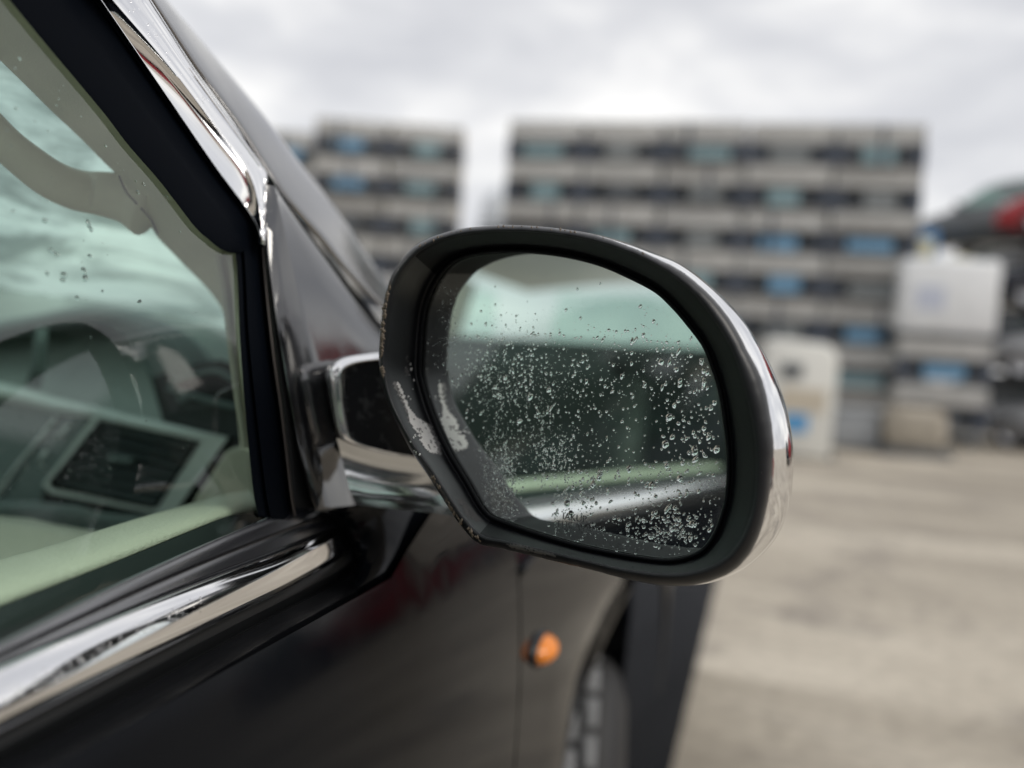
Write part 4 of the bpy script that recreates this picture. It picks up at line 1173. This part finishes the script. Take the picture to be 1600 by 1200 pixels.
# a lower column to the right of the wide stack, carrying the white tank
LOWX = at(1461, 600, 17.0)
pb = empty('timber_plinth', (LOWX[0], LOWX[1], 0.0), 'dark timber plinth under the crates that carry the white tank', 'plinth', None, rzw)
for k in range(3): box('bearer', ((k - 1) * 0.6, 0, 0.12), (0.14, CD, 0.22), CM['dark'], pb, bevel=0.01)
box('deck', (0, 0, 0.25), (CW, CD, 0.05), CM['pale'], pb, bevel=0.01)
for r in range(2):
    crate((LOWX[0], LOWX[1], 0.275 + (1 - r) * CH), rzw, ['blue', 'dark'][r], ['blue fronted crate directly under the white tank', 'dark fronted crate below the blue fronted crate by the white tank'][r], 'crates under the white tank')
# left stack, turned so that its right end shows
cr0 = at(700, 600, 22.0); rzl = rzw - math.radians(-14)
CWs, CW = CW, 1.88
shared_keep = dict(shared); shared.clear()
dl = np.array([math.cos(rzl), math.sin(rzl), 0]); nl = np.array([-dl[1], dl[0], 0])
PL2 = [['blue', 'teal'], ['blue', 'teal'], ['dark', 'teal'], ['grey', 'dark'], ['dark', 'grey'], ['teal', 'grey'], ['dark', 'dark']]
for r in range(7):
    for c_ in range(2):
        p = cr0 - dl * ((1 - c_ + 0.5) * (CW + 0.01)) + nl * CD / 2
        crate((p[0], p[1], 0.02 + (6 - r) * (CH + 0.09)), rzl, PL2[r][c_], f'grey crate with {PL2[r][c_]} front, {ordw[r]} row, {["left", "right"][c_]} column of the narrow stack', 'crates of the narrow stack', side='pale2')
p0 = at(438, 600, 24.5)
for r in range(7):
    crate((p0[0], p0[1], 0.02 + (6 - r) * (CH + 0.10)), rzl, ['blue', 'blue', 'blue', 'dark', 'grey', 'dark', 'grey'][r], f'crate beside the car pillar, {ordw[r]} of the leftmost stack', 'crates of the leftmost stack', side='pale2')

# --- other cars
PM = {}


def paint(name, col, rough=0.25):
    if name not in PM: PM[name] = mat(name, col, rough, spec=0.5, coat=0.4)
    return PM[name]


CG = mat('car_window', (0.05, 0.09, 0.085), 0.05, spec=0.8)
CGL = mat('pale_green_car_window', (0.24, 0.40, 0.35), 0.08, spec=0.8)
RED = mat('red_lens', (0.42, 0.012, 0.02), 0.2)
LAMP = mat('headlamp', (0.6, 0.62, 0.65), 0.15, metal=0.5)


def hatchback(loc, rz, pm, label, glassm=None, group=None):
    """local +x = forward"""
    glassm = glassm or CG
    c = empty('parked_car', loc, label, 'car', group, rz)
    # stations: x, z_low, z_belt, half width
    st = [(-2.02, 0.42, 0.72, 0.62), (-1.95, 0.32, 0.90, 0.78), (-1.6, 0.26, 0.98, 0.85), (-0.8, 0.22, 0.97, 0.87), (0.2, 0.22, 0.95, 0.87), (0.9, 0.22, 0.92, 0.86), (1.5, 0.24, 0.82, 0.83), (1.9, 0.30, 0.68, 0.72), (2.02, 0.38, 0.56, 0.55)]
    st = [(x, a, b, h) for x, a, b, h in st]
    D = catmull([list(s) for s in st], 26)
    rows = []
    for x, a, b, h in D:
        ring = []
        for yy, zz in ((-0.9, 0.0), (-1.0, 0.18), (-1.0, 0.62), (-0.93, 0.93), (-0.8, 1.0), (0, 1.03), (0.8, 1.0), (0.93, 0.93), (1.0, 0.62), (1.0, 0.18), (0.9, 0.0)):
            ring.append((x, yy * h, a + (b - a) * zz))
        rows.append(ring)
    loft('body', rows, pm, c, closed=True)
    prof = [(-1.88, 0.96, 0.62, 0.80), (-1.55, 1.30, 0.60, 0.80), (-1.15, 1.44, 0.60, 0.80), (-0.4, 1.47, 0.60, 0.80), (0.15, 1.40, 0.58, 0.79), (0.95, 0.92, 0.66, 0.78)]
    G = catmull([list(s) for s in prof], 22)
    rows = []
    for x, zt, ht, hb in G:
        rows.append([(x, -hb, 0.90), (x, -hb * 0.6 - ht * 0.4, 0.90 + (zt - 0.90) * 0.55), (x, -ht, zt - 0.02 * (zt - 0.9)), (x, -ht * 0.7, zt + 0.012), (x, 0, zt + 0.02), (x, ht * 0.7, zt + 0.012), (x, ht, zt - 0.02 * (zt - 0.9)), (x, hb * 0.6 + ht * 0.4, 0.90 + (zt - 0.90) * 0.55), (x, hb, 0.90)])
    loft('cabin', rows, pm, c)
    for sy in (-1, 1):                                   # side windows
        for nm, pts in (('rear_window', [(-1.5, 0.99), (-1.42, 1.22), (-1.1, 1.36), (-0.52, 1.39), (-0.52, 0.98)]), ('front_window', [(-0.44, 0.98), (-0.44, 1.39), (0.08, 1.34), (0.62, 1.04), (0.68, 0.97)])):
            mk(nm, [(x, sy * (0.80 - (z - 0.90) / 0.55 * 0.19 + 0.016), z) for x, z in pts], [tuple(range(5))], glassm, c, smooth=False)
    mk('windscreen', [(0.98, -0.6, 0.945), (0.98, 0.6, 0.945), (0.24, 0.5, 1.405), (0.24, -0.5, 1.405)], [(0, 1, 2, 3)], glassm, c, smooth=False)
    mk('rear_screen', [(-1.935, -0.55, 1.0), (-1.935, 0.55, 1.0), (-1.62, 0.5, 1.34), (-1.62, -0.5, 1.34)], [(0, 1, 2, 3)], glassm, c, smooth=False)
    for x in (-1.28, 1.28):
        for sy in (-1, 1):
            wv = empty('wheel', (x, sy * 0.76, 0.31), '', ''); del wv['label']; del wv['category']; wv.parent = c
            for nm, prof_, mm in (('tyre', [(-0.10, 0.19), (-0.10, 0.28), (-0.07, 0.31), (0.07, 0.31), (0.10, 0.28), (0.10, 0.19)], MT['tyre']), ('rim', [(0.095, 0.195), (0.07, 0.17), (0.085, 0.06), (0.085, 0.0)], MT['alloy'])):
                rows = [[(r * math.cos(2 * math.pi * k / 24), sy * a, r * math.sin(2 * math.pi * k / 24)) for k in range(24)] for a, r in prof_]
                loft(nm, rows, mm, wv, closed=True)
    for sy in (-1, 1):
        box('tail_lamp', (-1.90, sy * 0.66, 0.84), (0.20, 0.22, 0.22), RED, c, bevel=0.04, smooth=True)
        box('head_lamp', (1.80, sy * 0.58, 0.66), (0.28, 0.26, 0.13), LAMP, c, bevel=0.04, smooth=True)
        box('wing_mirror', (0.55, sy * 0.90, 1.0), (0.10, 0.18, 0.12), pm, c, bevel=0.03, smooth=True)
    box('rear_bumper', (-2.02, 0, 0.42), (0.16, 1.35, 0.24), pm, c, bevel=0.05, smooth=True)
    box('front_bumper', (1.98, 0, 0.40), (0.16, 1.2, 0.22), pm, c, bevel=0.05, smooth=True)
    return c


# stack of scrap cars at the right edge of the yard
sp_ = at(1545, 600, 19.0)
hd = math.atan2(dirx[1], dirx[0]) + math.radians(180 - 48)
for z0, da, pm_, gm_, lb in ((0.0, 6, paint('silver_paint', (0.42, 0.43, 0.44)), None, 'silver car at the bottom of the car stack on the right'),
                             (1.36, -5, paint('navy_paint', (0.015, 0.02, 0.035)), None, 'dark blue car second from the bottom of the car stack'),
                             (2.72, 9, paint('grey_paint', (0.40, 0.41, 0.42)), None, 'light grey car third from the bottom of the car stack'),
                             (4.08, 0, paint('dark_grey_paint', (0.12, 0.13, 0.135)), CGL, 'dark grey hatchback with pale green windows on top of the car stack')):
    hatchback((sp_[0] + random.uniform(-.1, .1), sp_[1] + random.uniform(-.1, .1), z0), hd + math.radians(da), pm_, lb, glassm=gm_, group='stacked scrap cars')

sp2 = at(1716, 600, 16.6)
for z0, da, pm_, lb in ((0.0, 20, paint('grey_paint', (0.40, 0.41, 0.42)), 'pale grey car at the bottom of the stack at the right frame edge'), (1.36, 30, paint('silver_paint', (0.42, 0.43, 0.44)), 'silver car second up in the stack at the right frame edge'),
                        (2.72, 24, paint('navy_paint', (0.015, 0.02, 0.035)), 'dark blue car third up in the stack at the right frame edge'), (4.08, 30, paint('red_paint', (0.36, 0.012, 0.02)), 'red car on top of the stack at the right frame edge')):
    hatchback((sp2[0] + random.uniform(-.1, .1), sp2[1] + random.uniform(-.1, .1), z0), hd + math.radians(da), pm_, lb, group='stacked scrap cars')

# dark scrap piled behind the viewpoint: it shows in the side glass as seen by the mirror
GRN = paint('dark_green_paint', (0.012, 0.03, 0.022)); NVY = paint('navy_paint', (0.015, 0.02, 0.035)); BLK = paint('black_paint', (0.01, 0.01, 0.012))
BX = ['nearest', 'second', 'third', 'fourth', 'farthest']
for k in range(5):
    an_ = math.radians(8 + k * 17); bx_, by_ = 9.6 * math.sin(an_), -9.6 * math.cos(an_)
    for lv in range(3):
        hatchback((bx_ + random.uniform(-.3, .3), by_ + random.uniform(-.3, .3), lv * 1.36), an_ + math.radians(random.uniform(-14, 14)), (GRN, NVY, BLK)[(k + lv) % 3],
                  f'dark scrap car behind the viewpoint, level {["one", "two", "three", "four"][lv]} of the {BX[k]} pile', group='dark scrap cars behind the viewpoint')

# red cars and other vehicles standing to the right of the car, out of frame but mirrored in its paint and chrome
hatchback((7.4, 16.0, 0.0), math.radians(150), paint('red_paint', (0.36, 0.012, 0.02)), 'red hatchback mirrored in the black door', group='cars opposite the black car')
hatchback((8.2, 1.2, 0.0), math.radians(95), paint('red_paint', (0.36, 0.012, 0.02)), 'second red car mirrored in the chrome strip', group='cars opposite the black car')
hatchback((10.2, 15.0, 0.0), math.radians(60), paint('navy_paint', (0.015, 0.02, 0.035)), 'dark blue car mirrored beside the red one', group='cars opposite the black car')
hatchback((9.4, -2.6, 0.0), math.radians(88), paint('navy_paint', (0.015, 0.02, 0.035)), 'dark blue car parked behind the viewpoint', group='cars opposite the black car')

# --- white tank on the low crates, white container in front, drum, bulk bag
WH = mat('white_plastic', (0.80, 0.82, 0.83), 0.45, var=(3, 0.05))
WH2 = mat('off_white_plastic', (0.72, 0.72, 0.68), 0.5, var=(3, 0.06))
YEL = mat('cream_plastic', (0.50, 0.48, 0.34), 0.5)
TAN = mat('tan_cloth', (0.36, 0.325, 0.27), 0.85, var=(4, 0.15))
GREYB = mat('grey_box', (0.36, 0.38, 0.40), 0.6)
zt = 0.275 + 2 * CH
wt = empty('white_tank', (LOWX[0], LOWX[1], zt), 'square white plastic tank standing on the blue fronted crate', 'tank', None, rzw)
box('tank_body', (0, 0, 0.80), (1.74, 1.15, 1.44), WH, wt, bevel=0.10, smooth=True)
box('base_pallet', (0, 0, 0.04), (1.84, 1.15, 0.08), CM['dark'], wt, bevel=0.01)
box('label_plate', (-0.35, -0.583, 0.75), (0.5, 0.012, 0.45), mat('pale_blue_label', (0.56, 0.60, 0.70), 0.6), wt)
rows = [[(0.25 + r * math.cos(a), r * math.sin(a), z) for a in np.linspace(0, 2 * math.pi, 20, endpoint=False)] for r, z in ((0.22, 1.51), (0.22, 1.60), (0.18, 1.62), (0.0, 1.62))]
loft('filler_cap', rows, YEL, wt, closed=True)
DB = mat('drum_blue', (0.10, 0.28, 0.55), 0.4)


def barrel(pos, name, mat_, label, h=0.9, r0=0.30, group=None):
    o = empty(name, pos, label, 'barrel', group)
    pr = ((0.0, 0), (r0 - 0.01, 0), (r0, 0.03), (r0 - 0.005, 0.31 * h), (r0 + 0.012, 0.335 * h), (r0 - 0.005, 0.36 * h), (r0 - 0.005, 0.64 * h), (r0 + 0.012, 0.665 * h), (r0 - 0.005, 0.69 * h), (r0, h - 0.03), (r0 - 0.01, h), (r0 - 0.03, h - 0.02), (0.0, h - 0.02))
    loft('shell', [[(r * math.cos(a), r * math.sin(a), z) for a in np.linspace(0, 2 * math.pi, 24, endpoint=False)] for r, z in pr], mat_, o, closed=True)
    box('bung', (0.15, 0, h - 0.005), (0.07, 0.07, 0.03), CM['dark'], o, bevel=0.008)
    return o


q0 = at(1424, 600, 19.2)
for k in range(5):
    barrel((q0[0], q0[1], k * 0.9), 'blue_barrel', DB, f'blue barrel, {["bottom", "second", "third", "fourth", "topmost"][k]} of the barrel stack between crates and scrap cars', group='stacked blue barrels')
barrel((LOWX[0] - 0.5, LOWX[1] + 0.1, zt + 1.525), 'cream_barrel', YEL, 'small cream barrel on top of the square white tank', h=0.42, r0=0.26)

sg0 = at(762, 600, 30.0)
si = empty('pale_silo', (sg0[0], sg0[1], 0), 'pale grey silo in the gap between the two crate stacks', 'silo')
loft('silo_body', [[(r * math.cos(a), r * math.sin(a), z) for a in np.linspace(0, 2 * math.pi, 32, endpoint=False)] for r, z in ((0.62, 0.0), (0.62, 6.1), (0.50, 6.45), (0.12, 6.9), (0.0, 6.92))], mat('silo_grey', (0.62, 0.65, 0.68), 0.5), si, closed=True)
for k in range(4): loft('hoop', [[(r * math.cos(a), r * math.sin(a), 1.0 + k * 1.5 + z) for a in np.linspace(0, 2 * math.pi, 32, endpoint=False)] for r, z in ((0.62, -0.06), (0.655, -0.05), (0.655, 0.05), (0.62, 0.06))], CM['grey'], si, closed=True)
box('platform', (0.0, -0.62, 5.2), (1.0, 0.5, 0.10), CM['dark'], si, bevel=0.01)

c0 = at(1252, 600, 12.6)
wc = empty('white_container', (c0[0], c0[1], 0), 'tall off white container with blue sticker just behind the mirror', 'container', None, rzw)
bm_pts = [(-0.55, 0.02), (0.42, 0.02), (0.44, 1.35), (0.40, 1.54), (0.28, 1.64), (-0.35, 1.68), (-0.55, 1.68)]
prism('container_body', [(x, -0.4, z) for x, z in bm_pts], 0.8, WH2, wc, direction=(0, 1, 0), bevel=0.05, smooth=True)
box('hatch', (-0.18, -0.41, 1.24), (0.30, 0.03, 0.20), CM['dark'], wc, bevel=0.03)
box('panel', (0.0, -0.408, 0.83), (0.62, 0.02, 0.34), mat('cream_panel', (0.58, 0.52, 0.42), 0.6), wc, bevel=0.01)
box('sticker', (-0.08, -0.41, 0.50), (0.34, 0.02, 0.26), mat('bright_blue_sticker', (0.10, 0.33, 0.62), 0.4), wc, bevel=0.008)
box('base', (0, 0, 0.05), (1.0, 0.75, 0.10), CM['dark'], wc, bevel=0.02)
c1 = at(1340, 600, 14.4)
gb = empty('grey_tub', (c1[0], c1[1], 0), 'low grey tub standing right of the off white container', 'tub', None, rzw)
box('tub_body', (0, 0, 0.34), (0.72, 0.6, 0.62), GREYB, gb, bevel=0.06, smooth=True)
box('rim', (0, 0, 0.66), (0.80, 0.68, 0.05), GREYB, gb, bevel=0.02)
c2 = at(1432, 600, 14.0)
bb = empty('bulk_bag', (c2[0], c2[1], 0), 'tan bulk bag slumped on a dark pallet below the blue fronted crate', 'bag', None, rzw)
box('pallet', (0, 0, 0.06), (1.05, 0.9, 0.12), CM['dark'], bb, bevel=0.01)
rows = []
for z, s_ in ((0.12, 0.40), (0.15, 0.45), (0.35, 0.47), (0.60, 0.46), (0.72, 0.43), (0.76, 0.36), (0.77, 0.0)):
    ring = []
    for a in np.linspace(0, 2 * math.pi, 32, endpoint=False):
        c_, n_ = math.cos(a), math.sin(a); k = (abs(c_) ** 5 + abs(n_) ** 5) ** (-0.2)
        ring.append((s_ * k * c_ * (1 + 0.03 * math.sin(3 * a + z * 7)), s_ * 0.8 * k * n_, z + 0.025 * math.sin(2 * a + 1)))
    rows.append(ring)
loft('sack', rows, TAN, bb, closed=True)
for sx in (-1, 1): tube('lifting_loop', [(sx * 0.38, -0.3, 0.72), (sx * 0.40, -0.31, 0.86), (sx * 0.30, -0.31, 0.88), (sx * 0.27, -0.30, 0.74)], 0.02, TAN, bb, seg=6)
print('objects', len(bpy.data.objects))
